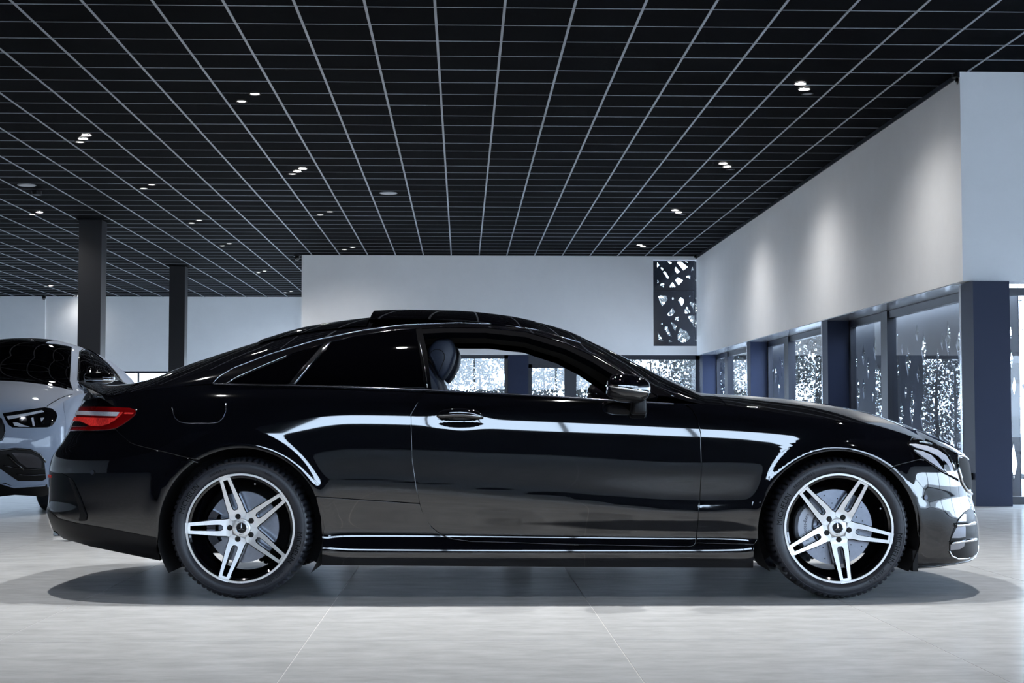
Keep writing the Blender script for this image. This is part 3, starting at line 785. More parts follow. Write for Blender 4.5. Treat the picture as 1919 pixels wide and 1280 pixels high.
# mirrors
for sg in (-1, 1):
    mx, mz = cl(1178, 728, -1.0)
    y0 = sg * 1.0
    def shp(x, y, z): return (x, y * (1 - .25 * (x / .11)), z * (1 - .18 * (x / .105)) - .09 * x * (1 if z < 0 else .35))
    hs = MB().superq((mx, y0, mz), (.104, .085, .068), .75, .7, 40, 24, shp).build('mirror_housing', M_PAINT, coupe, True)
    MB().superq((mx - .002, y0 + sg * .004, mz - .004), (.107, .088, .011), .6, .7, 40, 8, lambda x, y, z: (x, y * (1 - .25 * (x / .11)), z - .16 * x)).build('turn_signal', M_CHROME, hs, True)
    MB().superq((mx - .012, y0, mz - .028), (.094, .082, .036), .8, .7, 40, 12, lambda x, y, z: (x, y * (1 - .25 * (x / .11)), z - .12 * x)).build('mirror_base', M_SATINBLACK, hs, True)
    fx, fz = cl(1197, 760, -.93)
    MB().superq((fx, sg * .93, fz), (.038, .05, .045), .35, .6, 24, 12, lambda x, y, z: (x * (1 - 2.5 * z) + .0, y, z)).build('mirror_foot', M_SATINBLACK, coupe, True)
# licence plate at the nose
px_, pz_ = cl(1832, 955, 0)
pl = MB().box(px_ - .115, px_ - .10, -.26, .26, pz_ - .055, pz_ + .055).build('license_plate', M_PLATE, coupe)
MB().box(px_ - .1005, px_ - .098, -.26, -.215, pz_ - .055, pz_ + .055).build('plate_band', M_BLUEPLATE, pl)
# underbody, wheel houses, cabin tub
MB().box(-1.02, 1.0, -.80, .80, .16, .40).box(-1.95, 1.95, -.52, .52, .19, .62).box(-.95, .85, -.82, -.74, .38, .90).box(-.95, .85, .74, .82, .38, .90).build('underbody', M_MATTEBLACK, coupe)
MB().box(.62, .98, -.72, .72, .5, .93).build('dashboard', M_LINING, coupe)
MB().box(-2.1, -1.15, -.66, .66, .77, .93).build('rear_bench', M_LINING, coupe)
for (wx, wz), rr in ((WR, .402), (WF, .390)):
    for sg in (-1, 1):
        mb = MB(); n = 30; V = []
        for i in range(n + 1):
            a = math.radians(-32 + 244 * i / n)
            for y in (.895, .50):
                V.append((wx + rr * math.cos(a), sg * y, wz + rr * math.sin(a)))
        mb.add(V, [(2 * i, 2 * i + 2, 2 * i + 3, 2 * i + 1) for i in range(n)])
        V2 = [(wx, sg * .5, wz)] + [(wx + rr * math.cos(math.radians(-32 + 244 * i / n)), sg * .5, wz + rr * math.sin(math.radians(-32 + 244 * i / n))) for i in range(n + 1)]
        mb.add(V2, [(0, i + 1, i + 2) for i in range(n)])
        mb.build('wheel_house', M_MATTEBLACK, coupe, True, 40)
for sg in (-1, 1):
    x0, z0 = cl(1714, 1068, -.8)
    MB().box(x0 - .028, x0 - .004, sg * .80 - .08, sg * .80 + .08, z0, z0 + .10).build('mud_flap', M_MATTEBLACK, coupe)
# seats
HR = [(224, 425), (270, 350), (330, 272), (400, 242), (470, 234), (560, 240), (610, 262), (648, 330), (672, 400), (680, 450), (672, 540), (640, 660), (590, 760), (540, 840), (490, 905), (455, 930), (410, 905), (370, 850), (310, 700), (240, 565), (205, 500)]
def hx_(p): return cl(780 + p[0] / 9.14, 610 + p[1] / 9.14, -.37)
for sg in (-1, 1):
    V = []; Fc = []
    pts = [hx_(p) for p in HR]; n = len(pts); cxm = sum(p[0] for p in pts) / n; czm = sum(p[1] for p in pts) / n
    prof = [(-.135, .80), (-.125, .93), (-.10, 1.0), (0, 1.03), (.10, 1.0), (.125, .93), (.135, .80)]
    for yy, sc_ in prof:
        for x, z in pts: V.append((cxm + (x - cxm) * sc_, sg * .37 + yy, czm + (z - czm) * sc_))
    for k in range(len(prof) - 1):
        for i in range(n): Fc.append((k * n + i, k * n + (i + 1) % n, (k + 1) * n + (i + 1) % n, (k + 1) * n + i))
    Fc.append(tuple(range(n))[::-1]); Fc.append(tuple((len(prof) - 1) * n + i for i in range(n)))
    hd = MB().add(V, Fc).build('headrest', M_LEATHER, coupe, True, 50)
    st = [hx_(p) for p in [(240, 560), (275, 470), (340, 430), (410, 430), (470, 460), (505, 520), (500, 600), (460, 700), (400, 830)]]
    for s2 in (-1, 1):
        MB().tube([(x, sg * .37 + s2 * .136, z) for x, z in st], .0022, 6).build('stitch_seam', M_LINING, hd, True)
    bx, bz = hx_((330, 900))
    side = [(bx - .16, bz - .05), (bx - .10, bz + .12), (bx - .07, bz + .125), (bx + .02, bz - .02), (bx + .17, bz - .50), (bx + .0, bz - .55), (bx - .10, bz - .3)]
    V = []; Fc = []; n = len(side)
    for yy, sc_ in [(-.25, .88), (-.23, .97), (-.15, 1.0), (.15, 1.0), (.23, .97), (.25, .88)]:
        for x, z in side: V.append((bx + (x - bx) * sc_, sg * .37 + yy, bz - .2 + (z - bz + .2) * sc_))
    for k in range(5):
        for i in range(n): Fc.append((k * n + i, k * n + (i + 1) % n, (k + 1) * n + (i + 1) % n, (k + 1) * n + i))
    Fc.append(tuple(range(n))[::-1]); Fc.append(tuple(5 * n + i for i in range(n)))
    sb = MB().add(V, Fc).build('seat_back', M_LEATHER, coupe, True, 60)
    MB().box(bx + .0, bx + .55, sg * .37 - .25, sg * .37 + .25, bz - .66, bz - .52).build('seat_cushion', M_LEATHER, coupe)

# ------------------------------------------------------------------ wheels
TXT = {}
def bent(body, size, R, ang, d):
    """lettering on a circle, reading clockwise, tops outward"""
    v, f = text_geo(body, size); V = []
    for x, y, _ in v:
        a = math.radians(ang) - x / R; r = R + y - size * .35
        V.append((r * math.cos(a), -d, r * math.sin(a)))
    return V, f
def spoke_loops():
    out = [(.045, -.0325), (.060, -.0430), (.072, -.0400), (.0844, -.039), (.11, -.0385), (.1326, -.0367), (.17, -.0330), (.205, -.0292), (.2635, -.0255)]
    out = out + [(r, -t) for r, t in out[::-1]]
    slot = [(.2405, -.0108), (.217, -.0128), (.157, -.0146), (.115, -.0158), (.098, -.0145), (.089, -.008)]
    slot = slot + [(r, -t) for r, t in slot[::-1]]
    return out, slot
SPO = spoke_loops()
def spoke_mesh():
    def dep(r): return .070 + .0405 * max(0, (r - .07)) / .19
    def grow(lp, g): 
        c = [(r + (g if r > .2 else -g * 0), t + math.copysign(g, t)) for r, t in lp]; return c
    vo, tri, lidx = fill2d([SPO[0], SPO[1]], .012)
    n = len(vo)
    V = [(r, -dep(r), t) for r, t in vo]; Fc = [tuple(t) for t in tri]; mi = [0] * len(tri)
    for li, lp in enumerate(lidx):
        k = len(lp); b0 = len(V)
        g = .004
        for q in lp:
            r, t = vo[q]
            if li == 0: r2, t2 = r, t + math.copysign(g, t)
            else: r2, t2 = r + (-.003 if r > .2 else .003), t - math.copysign(.003, t)
            V.append((r2, -(dep(r) - .006), t2))
        for q in lp:
            r, t = vo[q]
            if li == 0: r2, t2 = r, t + math.copysign(g * 1.4, t)
            else: r2, t2 = r + (-.004 if r > .2 else .004), t - math.copysign(.004, t)
            V.append((r2, -(dep(r) - .040), t2))
        for i in range(k):
            j = (i + 1) % k
            Fc.append((lp[i], lp[j], b0 + j, b0 + i)); mi.append(1)
            Fc.append((b0 + i, b0 + j, b0 + k + j, b0 + k + i)); mi.append(1)
    me = bpy.data.meshes.new('spoke'); me.from_pydata(V, [], Fc); me.materials.append(M_MACHINED); me.materials.append(M_GLOSSBLACK)
    me.polygons.foreach_set('material_index', mi)
    bm = bmesh.new(); bm.from_mesh(me); bmesh.ops.recalc_face_normals(bm, faces=bm.faces); bm.to_mesh(me); bm.free()
    me.update(); return me
SPOKE = spoke_mesh()
def star_mesh(R, mbd):
    mb = MB(); V = []
    for k in range(3):
        a = math.radians(90 + 120 * k); b = math.radians(150 + 120 * k)
        V += [(R * math.cos(a), -mbd, R * math.sin(a)), (R * .2 * math.cos(b), -mbd, R * .2 * math.sin(b))]
    V.append((0, -mbd - .003, 0))
    mb.add(V, [(i, (i + 1) % 6, 6) for i in range(6)]); return mb
def wheel(car, x, z, sg, ang, R=.338, rim=1.0, texts=(), track=.785, detail=True):
    """a wheel with its tyre, spokes and hub"""
    N = 288 if detail else 96
    prof_rim = [(.262, .103), (.262, .108), (.2505, .1085), (.2495, .100), (.240, .094), (.236, .06), (.222, .02), (.215, -.09), (.24, -.11)]
    w = MB().lathe([(r * rim, d) for r, d in prof_rim], 96).build('wheel_rim', M_GLOSSBLACK, car, True, 35)
    w.location = (x, sg * track, z)
    if sg > 0: w.rotation_euler = (0, 0, math.pi)
    MB().lathe([(r * rim, d) for r, d in [(.2635, .1075), (.2625, .110), (.2535, .110), (.2520, .1075)]], 128).build('rim_edge', M_MACHINED, w, True, 35)
    def groove(k, i, r):
        if 5 <= i <= 11 and (k % 4 == 0): return r - (.011 if i in (5, 6, 10, 11) else .006)
        return r
    tp = [(.262 * rim, .100), (.268 * rim, .114), (R - .055, .1225), (R - .030, .121), (R - .018, .1155), (R - .009, .107), (R - .002, .090), (R, .06), (R, 0), (R, -.06), (R - .002, -.09), (R - .009, -.107), (R - .03, -.121), (R - .055, -.1225), (.262 * rim, -.105)]
    ty = MB().lathe(tp, N, groove).build('tyre', M_RUBBER, w, True, 50)
    for body, size, a in texts:
        V, f = bent(body, size, R - .048, a, .1233)
        raw('tyre_lettering', V, f, M_RUBBERTXT if size > .02 else M_RUBBERTXT, w)
    # a fine raised ring at the top of the sidewall
    MB().lathe([(R - .026, .1215), (R - .0235, .1222), (R - .022, .1195)], 128).build('sidewall_ring', M_RUBBER, w, True)
    for k in range(5):
        s = mobj('spoke', SPOKE, None, w); s.rotation_euler = (0, -math.radians(ang + 72 * k), 0); s.scale = (rim, 1, rim)
    for k in range(5):
        a = math.radians(ang + 72 * k); c = (.057 * math.cos(a), -.060, .057 * math.sin(a))
        MB().cyl(c, (c[0], -.0715, c[2]), .0135, .0135, 16).build('wheel_bolt_recess', M_GLOSSBLACK, w)
        MB().cyl((c[0], -.070, c[2]), (c[0], -.076, c[2]), .0095, .008, 6).build('wheel_bolt', M_SATINBLACK, w)
    MB().lathe([(.002, .062), (.050, .0615), (.064, .055), (.070, .03)], 48).build('hub', M_MACHINED, w, True, 40)
    cap = MB().lathe([(.0005, .077), (.036, .0765), (.0405, .076), (.0435, .074), (.0445, .060)], 48).build('hub_cap', M_MACHINED, w, True, 40)
    MB().lathe([(.0005, .0775), (.0255, .0775), (.026, .0765)], 40).build('cap_disc', M_SATINBLACK, w, True, 40)
    star_mesh(.0245, .078).build('star_emblem', M_CHROME, w)
    MB().lathe([(.0245, .0775), (.0255, .079), (.027, .0775)], 40).build('emblem_ring', M_CHROME, w, True)
    for k in range(2):
        v, f = text_geo('MERCEDES' if k == 0 else 'BENZ', .0085); V = []
        for xx, yy, _ in v:
            a = math.radians(90 if k == 0 else 270) - xx / .033 * (1 if k == 0 else -1); r = .033 + (yy - .003) * (1 if k == 0 else -1)
            V.append((r * math.cos(a), -.0772, r * math.sin(a)))
        raw('cap_lettering', V, f, M_SATINBLACK, w)
    va = math.radians(ang + 36 + (0 if sg < 0 else 72)); 
    MB().cyl((.225 * math.cos(va), -.075, .225 * math.sin(va)), (.222 * math.cos(va), -.105, .222 * math.sin(va)), .005, .004, 8).build('valve', M_CHROME, w)
    return w
def brake(car, x, z, sg, r, a0, a1, big, track=.785):
    d = MB().lathe([(.075, .03), (.085, .031), (.088, .010), (r, .010), (r, -.012), (.09, -.012)], 72).build('brake_disc', M_STEEL, car, True, 35)
    d.location = (x, sg * track, z)
    if sg > 0: d.rotation_euler = (0, 0, math.pi)
    if big:
        mb = MB()
        for k in range(30):
            a = 2 * math.pi * k / 30; rr = r - .022 - .022 * (k % 3)
            mb.cyl((rr * math.cos(a), -.0095, rr * math.sin(a)), (rr * math.cos(a), -.0106, rr * math.sin(a)), .0033, .0033, 6)
        mb.build('disc_hole', M_MATTEBLACK, d)['kind'] = 'stuff'
    V = []; n = 12; ri = r - (.075 if big else .05); ro = r + .016
    prof = [(ri, .022), (ri + .012, .038), (ro - .014, .040), (ro, .025), (ro, -.03), (ri, -.03)]
    mb = MB()
    for i in range(n + 1):
        a = math.radians(a0 + (a1 - a0) * i / n); s = 1 - .12 * (abs(2 * i / n - 1) ** 4)
        for rr, dd in prof:
            q = ri + (rr - ri) * s; V.append((q * math.cos(a), -dd, q * math.sin(a)))
    m = len(prof)
    Fc = [(i * m + j, i * m + (j + 1) % m, (i + 1) * m + (j + 1) % m, (i + 1) * m + j) for i in range(n) for j in range(m)]
    Fc += [tuple(range(m)), tuple(n * m + j for j in reversed(range(m)))]
    c = mb.add(V, Fc).build('brake_caliper', M_CALIPER if big else M_DARKCHROME, car, True, 40)
    c.location = d.location; c.rotation_euler = d.rotation_euler
    if big:
        V, f = bent('Mercedes-Benz', .022, (ri + ro) / 2, (a0 + a1) / 2, .0405)
        raw('caliper_lettering', V, f, M_SATINBLACK, c)
t_r = (('MICHELIN', .036, -19), ('PILOT ALPIN 5', .017, -55), ('MICHELIN', .036, 150), ('245/40 R 19', .017, 112), ('RADIAL', .012, 62))
t_f = (('MICHELIN', .036, 161), ('PILOT ALPIN 5', .019, 126), ('MICHELIN', .036, -20), ('245/40 R 19', .019, -52), ('TUBELESS', .011, 88), ('RADIAL', .011, -110))
for sg in (-1, 1):
    wheel(coupe, WR[0], WR[1], sg, 36, texts=t_r)
    wheel(coupe, WF[0], WF[1], sg, -11, texts=t_f)
    brake(coupe, WR[0], WR[1], sg, .172, 150, 212, False)
    brake(coupe, WF[0], WF[1], sg, .182, 148, 212, True)
# ------------------------------------------------------------------ the silver SUV behind
SUV_LOC = (-4.66, 16.64, 0.0)
s_xf = pchip([.15, .25, .4, .6, .8, .92, 1.0, 1.1], [2.20, 2.27, 2.33, 2.36, 2.345, 2.30, 2.22, 2.05])
s_xr = pchip([.15, .3, .6, .9, 1.2], [-2.40, -2.48, -2.60, -2.58, -2.52])
s_zb = pchip([-2.6, -1.5, 0, 1.0, 1.6, 2.0, 2.4], [1.14, 1.18, 1.15, 1.12, 1.06, .985, .93])
s_zr = pchip([-2.6, -2.2, -1.5, -.9, -.4, .05, .5, .95, 1.08, 1.5, 2.0, 2.4], [1.18, 1.40, 1.63, 1.715, 1.735, 1.70, 1.51, 1.275, 1.25, 1.21, 1.115, .985])
SK = [-2.6, -1.9, -1.47, 0, 1.47, 2.0, 2.4]
def sl(z, y): return (pchip(SK, [z] * 7 if not isinstance(z, list) else z), pchip(SK, y if isinstance(y, list) else [y] * 7))
s_lines = [sl(.10, .88), sl(.28, [.92, .96, .98, .93, .98, .96, .93]), sl(.45, [.95, .985, 1.0, .955, 1.0, .985, .96]), sl(.65, [.97, .99, 1.005, .97, 1.005, .99, .97]),
           sl(.85, [.96, .985, 1.0, .985, .995, .98, .95]), sl(.97, [.93, .97, .985, .985, .975, .95, .90]), sl(1.08, [.87, .94, .955, .96, .94, .89, .83]), sl(1.25, [.78, .86, .88, .90, .86, .80, .74])]
SB = Body(SUV_LOC, -math.pi / 2, s_xf, s_xr, .75, .9, s_lines, s_zb, s_zr,
          pchip([-2.6, 0, .6, 1.1, 2.4], [2.3, 2.4, 2.4, 2.1, 2.1]), pchip([-2.6, -2.2, -1.6, .5, 1.1, 2.4], [.6, .5, .44, .46, .85, .85]), pchip([-2.6, -2, .5, 1.1, 2.4], [.03, .06, .07, 0, 0]),
          [(-1.47, .37, .44, .015, .04), (1.47, .37, .44, .015, .04)])
suv = empty('suv_car', SUV_LOC, -math.pi / 2)
tag(suv, 'silver-blue SUV car with black roof facing forward behind the black coupe', 'car')
SP = SB.MID + 1.4; SR = -1.4
SSv = lambda x: float(SB.S_of(np.array([x]), SB.xrt, SB.xft)[0])
def lowS(pts): 
    a, b = SB.to_par('low', [p[0] for p in pts], [p[1] for p in pts]); return list(zip(a, b))
def arcx(cx, cz, r, a0, a1, n=30): return [(cx + r * math.cos(math.radians(a0 + (a1 - a0) * i / n)), cz + r * math.sin(math.radians(a0 + (a1 - a0) * i / n))) for i in range(n + 1)]
def dense(lp, st=.03):
    out = []
    for i in range(len(lp)):
        p, q = lp[i], lp[(i + 1) % len(lp)]; m = max(1, int(math.hypot(q[0] - p[0], q[1] - p[1]) / st)); out += [(p[0] + (q[0] - p[0]) * j / m, p[1] + (q[1] - p[1]) * j / m) for j in range(m)]
    return out
top = lambda xs: [(x, float(s_zb(np.array([x]))[0])) for x in xs]
side = dense(top(np.linspace(-2.45, 1.75, 30)) + [(1.84, .95), (1.90, .68)] + arcx(1.47, .37, .43, 46, 180)[0:] + [(1.04, .24), (-1.04, .24)] + arcx(-1.47, .37, .43, 0, 180) + [(-1.9, .26), (-2.35, .30)])
SB.panel('body_side', 'low', [lowS(side)], M_SILVERPAINT, suv, raw_loops=True, step=.05)
nose = [(SP, .24)] + [(SP, z) for z in np.linspace(.26, .925, 24)] + lowS(top(np.linspace(2.26, 1.76, 14))) + lowS(dense([(1.85, .95), (1.91, .68), (1.80, .65)])[:20]) + lowS(arcx(1.47, .37, .43, 38, -14)) + lowS([(1.95, .25), (2.1, .24)])
SB.panel('front_bumper', 'low', [nose], M_SILVERPAINT, suv, raw_loops=True, joined=True, step=.04)
SB.panel('tail_panel', 'low', [[(SR, .3), (SR, 1.12)] + lowS(top([-2.5, -2.46]) + [(-2.38, .30)])], M_SILVERPAINT, suv, raw_loops=True, joined=True, step=.06)
bo = [('p', SSv(1.06), 0.0), ('p', SP, 0.0), ('p', SP, 1.0), ('p', SSv(1.10), 1.0)]
SB.panel('bonnet', 'up', [bo], M_SILVERPAINT, suv, joined=True, step=.04)
sdlo = [(145.5, 712), (146, 690), (147.5, 664), (150, 657), (157, 653.5), (166, 655), (182, 665), (202, 682), (218, 700), (228, 713)]
sap = SB.params('up', [(130, 714), (131, 700), (132, 680), (133, 660), (134, 650)], closed=False)
sd = SB.params('up', sdlo, closed=False)
cw = SSv(1.06); wt = SSv(.12)
def vp(l): return [('p', float(a), float(b)) for a, b in l]
SB.panel('windscreen', 'up', [vp([(a + .0, b) for a, b in sap]) + [('p', wt, .72), ('p', wt, 1.0), ('p', cw, 1.0), ('p', cw, .30)]], M_DARKGLASS, suv, joined=True, step=.04)
SB.panel('roof', 'up', [[('p', wt - .01, 1.0), ('p', wt - .01, .76), ('p', SSv(-.3), .77), ('p', SSv(-1.4), .80), ('p', SSv(-1.7), 1.0)]], M_GLOSSBLACK, suv, joined=True, step=.05, off=.003)
shell2 = vp(sd) + [('p', SSv(-2.2), 0.0), ('p', SSv(-2.2), 1.0), ('p', SSv(-1.7), 1.0), ('p', SSv(-1.4), .80), ('p', SSv(-.3), .77), ('p', wt - .01, .76)] + vp([(a - .01, b - .005) for a, b in sap[::-1]]) + [('p', cw, .28), ('p', cw, 0.0)]
SB.panel('cabin_shell', 'up', [shell2], M_SILVERPAINT, suv, joined=True, step=.05)
SB.panel('tailgate', 'up', [[('p', SR, 0.0), ('p', SSv(-2.2) - .005, 0.0), ('p', SSv(-2.2) - .005, 1.0), ('p', SR, 1.0)]], M_SILVERPAINT, suv, joined=True, step=.06)
SB.panel('side_window', 'up', [[(146.5, 712), (147, 690), (148.5, 666), (151, 658), (160, 655), (166, 657), (183, 712)]], M_DARKGLASS, suv, off=-.002, step=.04)
SB.panel('side_window', 'up', [[(168, 658), (182, 667), (197, 680), (208, 712.5), (185, 712)]], M_DARKGLASS, suv, off=-.002, step=.04)
SB.panel('side_window', 'up', [[(199, 682), (217, 700.5), (226, 712.5), (210, 712.5)]], M_DARKGLASS, suv, off=-.002, step=.04)
SB.line('window_frame', [(146, 713), (147, 680), (149, 660), (157, 654.5), (166, 656), (182, 666), (202, 683), (218, 701), (228, 713)], .008, M_GLOSSBLACK, suv, .004, (-1, 1))
SB.line('bonnet_gap', [(88, 762), (96, 756), (110, 748), (122, 743), (136, 739)], .004, M_GLOSSBLACK, suv, .001, (-1, 1))
hl = SB.panel('headlamp', 'low', [[(5, 775), (45, 769), (84, 763.5), (97, 766), (105, 773), (107, 780), (104, 789), (97, 798), (88, 801), (55, 801.5), (23, 801), (16, 796), (10, 786)]], M_GLOSSBLACK, suv, off=.004, step=.02)
for o, sg in zip(hl, (-1, 1)):
    o['label'] = 'dark headlamp with two projector lenses'
    SB.panel('light_strip', 'low', [[(12, 781), (45, 776), (78, 770), (82, 773), (48, 780.5), (16, 787)]], M_CLEARLENS, o, (sg,), .009, .02, 0, .002)
    SB.panel('light_strip', 'low', [[(24, 792), (32, 792), (44, 797), (56, 800), (36, 800), (27, 798)]], M_CLEARLENS, o, (sg,), .009, .02, 0, .002)
    for q in ((43, 788), (79, 788)):
        SB.panel('projector_lens', 'low', [arc(q[0], q[1], 7, 0, 345, 16)], M_DARKCHROME, o, (sg,), .010, .02, 0, .002)
        SB.panel('lens_core', 'low', [[(q[0] - 4, q[1] - 4), (q[0] + 3, q[1] - 4.5), (q[0] + 1, q[1] - 1), (q[0] - 3, q[1] + 3)]], M_CLEARLENS, o, (sg,), .012, .02, 0, .002)
    SB.panel('light_strip', 'low', [[(58, 784), (62, 783), (65, 799), (61, 799)]], M_CLEARLENS, o, (sg,), .009, .02, 0, .002)
SB.panel('grille', 'low', [[('p', SP, .56), ('p', SP, .83), (2, 786), (7, 798), (8.5, 812), (4, 823)]], M_SATINBLACK, suv, joined=True, off=.006, step=.03)
SB.line('grille_frame', [(-20, 783), (2, 785), (7.5, 798), (9, 812), (4, 824), (-20, 829)], .008, M_DARKCHROME, suv, .006, (1,))
ai2 = SB.panel('lower_intake', 'low', [[(-40, 850), (0, 846), (28, 843), (56, 845), (74, 853), (83, 868), (86, 897), (79, 901), (34, 901), (0, 878), (-40, 862)]], M_SATINBLACK, suv, off=.004, step=.03)
for o, sg in zip(ai2, (-1, 1)):
    SB.panel('intake_mesh', 'low', [[(22, 848), (56, 850), (72, 857), (77, 864), (77, 876), (50, 876), (36, 866)]], M_DARKCHROME, o, (sg,), .007, .03, 0, .002)
    SB.line('intake_blade', [(6, 872), (36, 878), (60, 879), (82, 878)], .008, M_GLOSSBLACK, o, .012, (sg,))
    SB.line('intake_blade', [(14, 852), (28, 866), (44, 880)], .012, M_GLOSSBLACK, o, .012, (sg,))
    SB.line('intake_blade', [(30, 889), (60, 890), (84, 889)], .006, M_DARKCHROME, o, .010, (sg,))
    SB.line('intake_frame', [(-20, 847), (0, 844), (28, 841), (56, 843), (74, 851), (85, 866)], .010, M_GLOSSBLACK, o, .004, (sg,))
SB.panel('lower_lip', 'low', [[(-30, 905), (10, 905), (30, 915), (80, 912), (88, 908), (90, 926), (79, 930), (28, 927), (0, 930), (-30, 932)]], M_SATINBLACK, suv, off=.004, step=.03)
SB.line('lower_lip_trim', [(0, 905), (26, 913), (84, 909)], .007, M_SILVERPAINT, suv, .006, (-1, 1))
for sg in (-1, 1):
    m = MB().superq((.72, sg * 1.02, 1.285), (.10, .15, .062), .7, .7, 32, 16).build('mirror_housing', M_GLOSSBLACK, suv, True)
    MB().superq((.755, sg * 1.03, 1.262), (.075, .14, .014), .6, .7, 24, 8).build('turn_signal', M_CHROME, m, True)
    MB().superq((.72, sg * .93, 1.20), (.05, .06, .05), .5, .7, 16, 10).build('mirror_foot', M_GLOSSBLACK, suv, True)
MB().box(-2.2, 2.1, -.62, .62, .24, .7).build('underbody', M_MATTEBLACK, suv)
MB().box(.5, 1.0, -.8, .8, .8, 1.12).build('dashboard', M_LINING, suv)
st = MB().tube([(.42 - .05 * math.sin(a), .40 + .18 * math.cos(a), 1.08 + .18 * math.sin(a)) for a in np.linspace(0, 2 * math.pi, 25)[:-1]], .013, 8, True).build('steering_wheel', M_SATINBLACK, suv, True)
for wx in (-1.47, 1.47):
    for sg in (-1, 1):
        wheel(suv, wx, .37, sg, 20, R=.368, rim=1.08, track=.80, detail=False)
        mb = MB(); n = 20; V = []
        for i in range(n + 1):
            a = math.radians(-15 + 210 * i / n)
            for y in (.97, .60): V.append((wx + .43 * math.cos(a), sg * y, .37 + .43 * math.sin(a)))
        mb.add(V, [(2 * i, 2 * i + 2, 2 * i + 3, 2 * i + 1) for i in range(n)]).build('wheel_house', M_MATTEBLACK, suv, True, 40)
# ------------------------------------------------------------------ the showroom
ZC = 4.407; ZB = 2.27
YB, YL, YN = 33.85, 45.5, 15.75          # back wall, far wall, near corner of the side wall
XS, XL, XE, XW, YE = 5.07, -3.45, 14.0, -18.0, -9.0
def proj(p):
    v = np.asarray(p, float) - CAMPOS; d = v @ F_
    if d < .5: return None
    return CX + FPX * (v @ R_) / d, CY - FPX * (v @ U_) / d
def in_room(x, y):
    return x < XL or (y < YB and x < XS) or y < YN
# floor ----------------------------------------------------------
fl = MB().box(XW - .5, XE + .5, YE - .5, YL + .5, -.12, -.0012).build('floor', M_GROUT)
tag(fl, 'showroom floor of large grey stone tiles', kind='structure')
TG = .0021
tile_me = MB().box(-.6 + TG, .6 - TG, -.6 + TG, .6 - TG, -.012, 0).build('floor_tile', M_FLOOR, fl)
tm = tile_me.data; bpy.data.objects.remove(tile_me)
cells = []
for i in range(-15, 13):
    for j in range(-13, 34):
        cells.append((-.603 + .6 + 1.2 * i, 6.197 + .6 + 1.2 * j))
near = []; rest = []
for (x, y) in cells:
    q = proj((x, y, 0))
    if q and 4.0 < y < 17.2 and -260 < q[0] < 2180: near.append((x, y))
    elif XW < x < XE and YE < y < YL: rest.append((x, y))
for (x, y) in near:
    o = mobj('floor_tile', tm, None, fl); o.location = (x, y, 0)
mb = MB()
for (x, y) in rest: mb.box(x - .6 + TG, x + .6 - TG, y - .6 + TG, y + .6 - TG, -.012, 0)
o = raw('floor_tile', mb.v, mb.f, M_FLOOR, fl); o['kind'] = 'stuff'
# ceiling --------------------------------------------------------
cb = MB().box(XW - .5, XL, YE - .5, YL + .4, ZC + .03, ZC + .25).box(XL, XS + .45, YE - .5, YB + .4, ZC + .03, ZC + .25).box(XS + .45, XE + .5, YE - .5, YN + .4, ZC + .03, ZC + .25).build('ceiling', M_CEILTILE)
tag(cb, 'black tiled showroom ceiling with thin pale grid', kind='structure')
PX, PY = .598, .604
ct = MB().box(-PX / 2, PX / 2, -PY / 2, PY / 2, ZC + .004, ZC + .022).build('ceiling_tile', M_CEILTILE, cb)
ctm = ct.data; bpy.data.objects.remove(ct)
cells = []
for i in range(-30, 24):
    for j in range(-41, 49):
        x = -.237 + PX * (i + .5); y = 15.82 + PY * (j + .5)
        if XW < x < XE and YE < y < YL and in_room(x, y): cells.append((x, y))
vis = []
for c in cells:
    q = proj((c[0], c[1], ZC))
    if q and -70 < q[0] < 1990 and -40 < q[1] < 700 and not (c[0] < XL and c[1] > YL): vis.append(c)
vis.sort(key=lambda c: c[1]); nearc = set(vis[:300])
mb = MB()
for c in cells:
    if c in nearc:
        o = mobj('ceiling_tile', ctm, None, cb); o.location = (c[0], c[1], 0)
    else: mb.box(c[0] - PX / 2, c[0] + PX / 2, c[1] - PY / 2, c[1] + PY / 2, ZC + .004, ZC + .022)
o = raw('ceiling_tile', mb.v, mb.f, M_CEILTILE, cb); o['kind'] = 'stuff'
BW = .0115
for i in range(-29, 24):
    x = -.237 + PX * i
    if not XW < x < XE: continue
    y1 = YL if x < XL else (YB if x < XS else YN)
    MB().box(x - BW, x + BW, 11.0, y1, ZC - .001, ZC + .01).build('grid_bar', M_CEILGRID, cb)
for j in range(-40, 49):
    y = 15.82 + PY * j
    if not 11.0 < y < YL: continue
    x1 = XE if y < YN else (XS if y < YB else XL)
    MB().box(XW, x1, y - BW * .55, y + BW * .55, ZC + .0005, ZC + .01).build('grid_cross_bar', M_CEILGRID, cb)
# walls ----------------------------------------------------------
def wall(name, mb, label, m=M_WALL):
    return tag(mb.build(name, m), label, kind='structure')
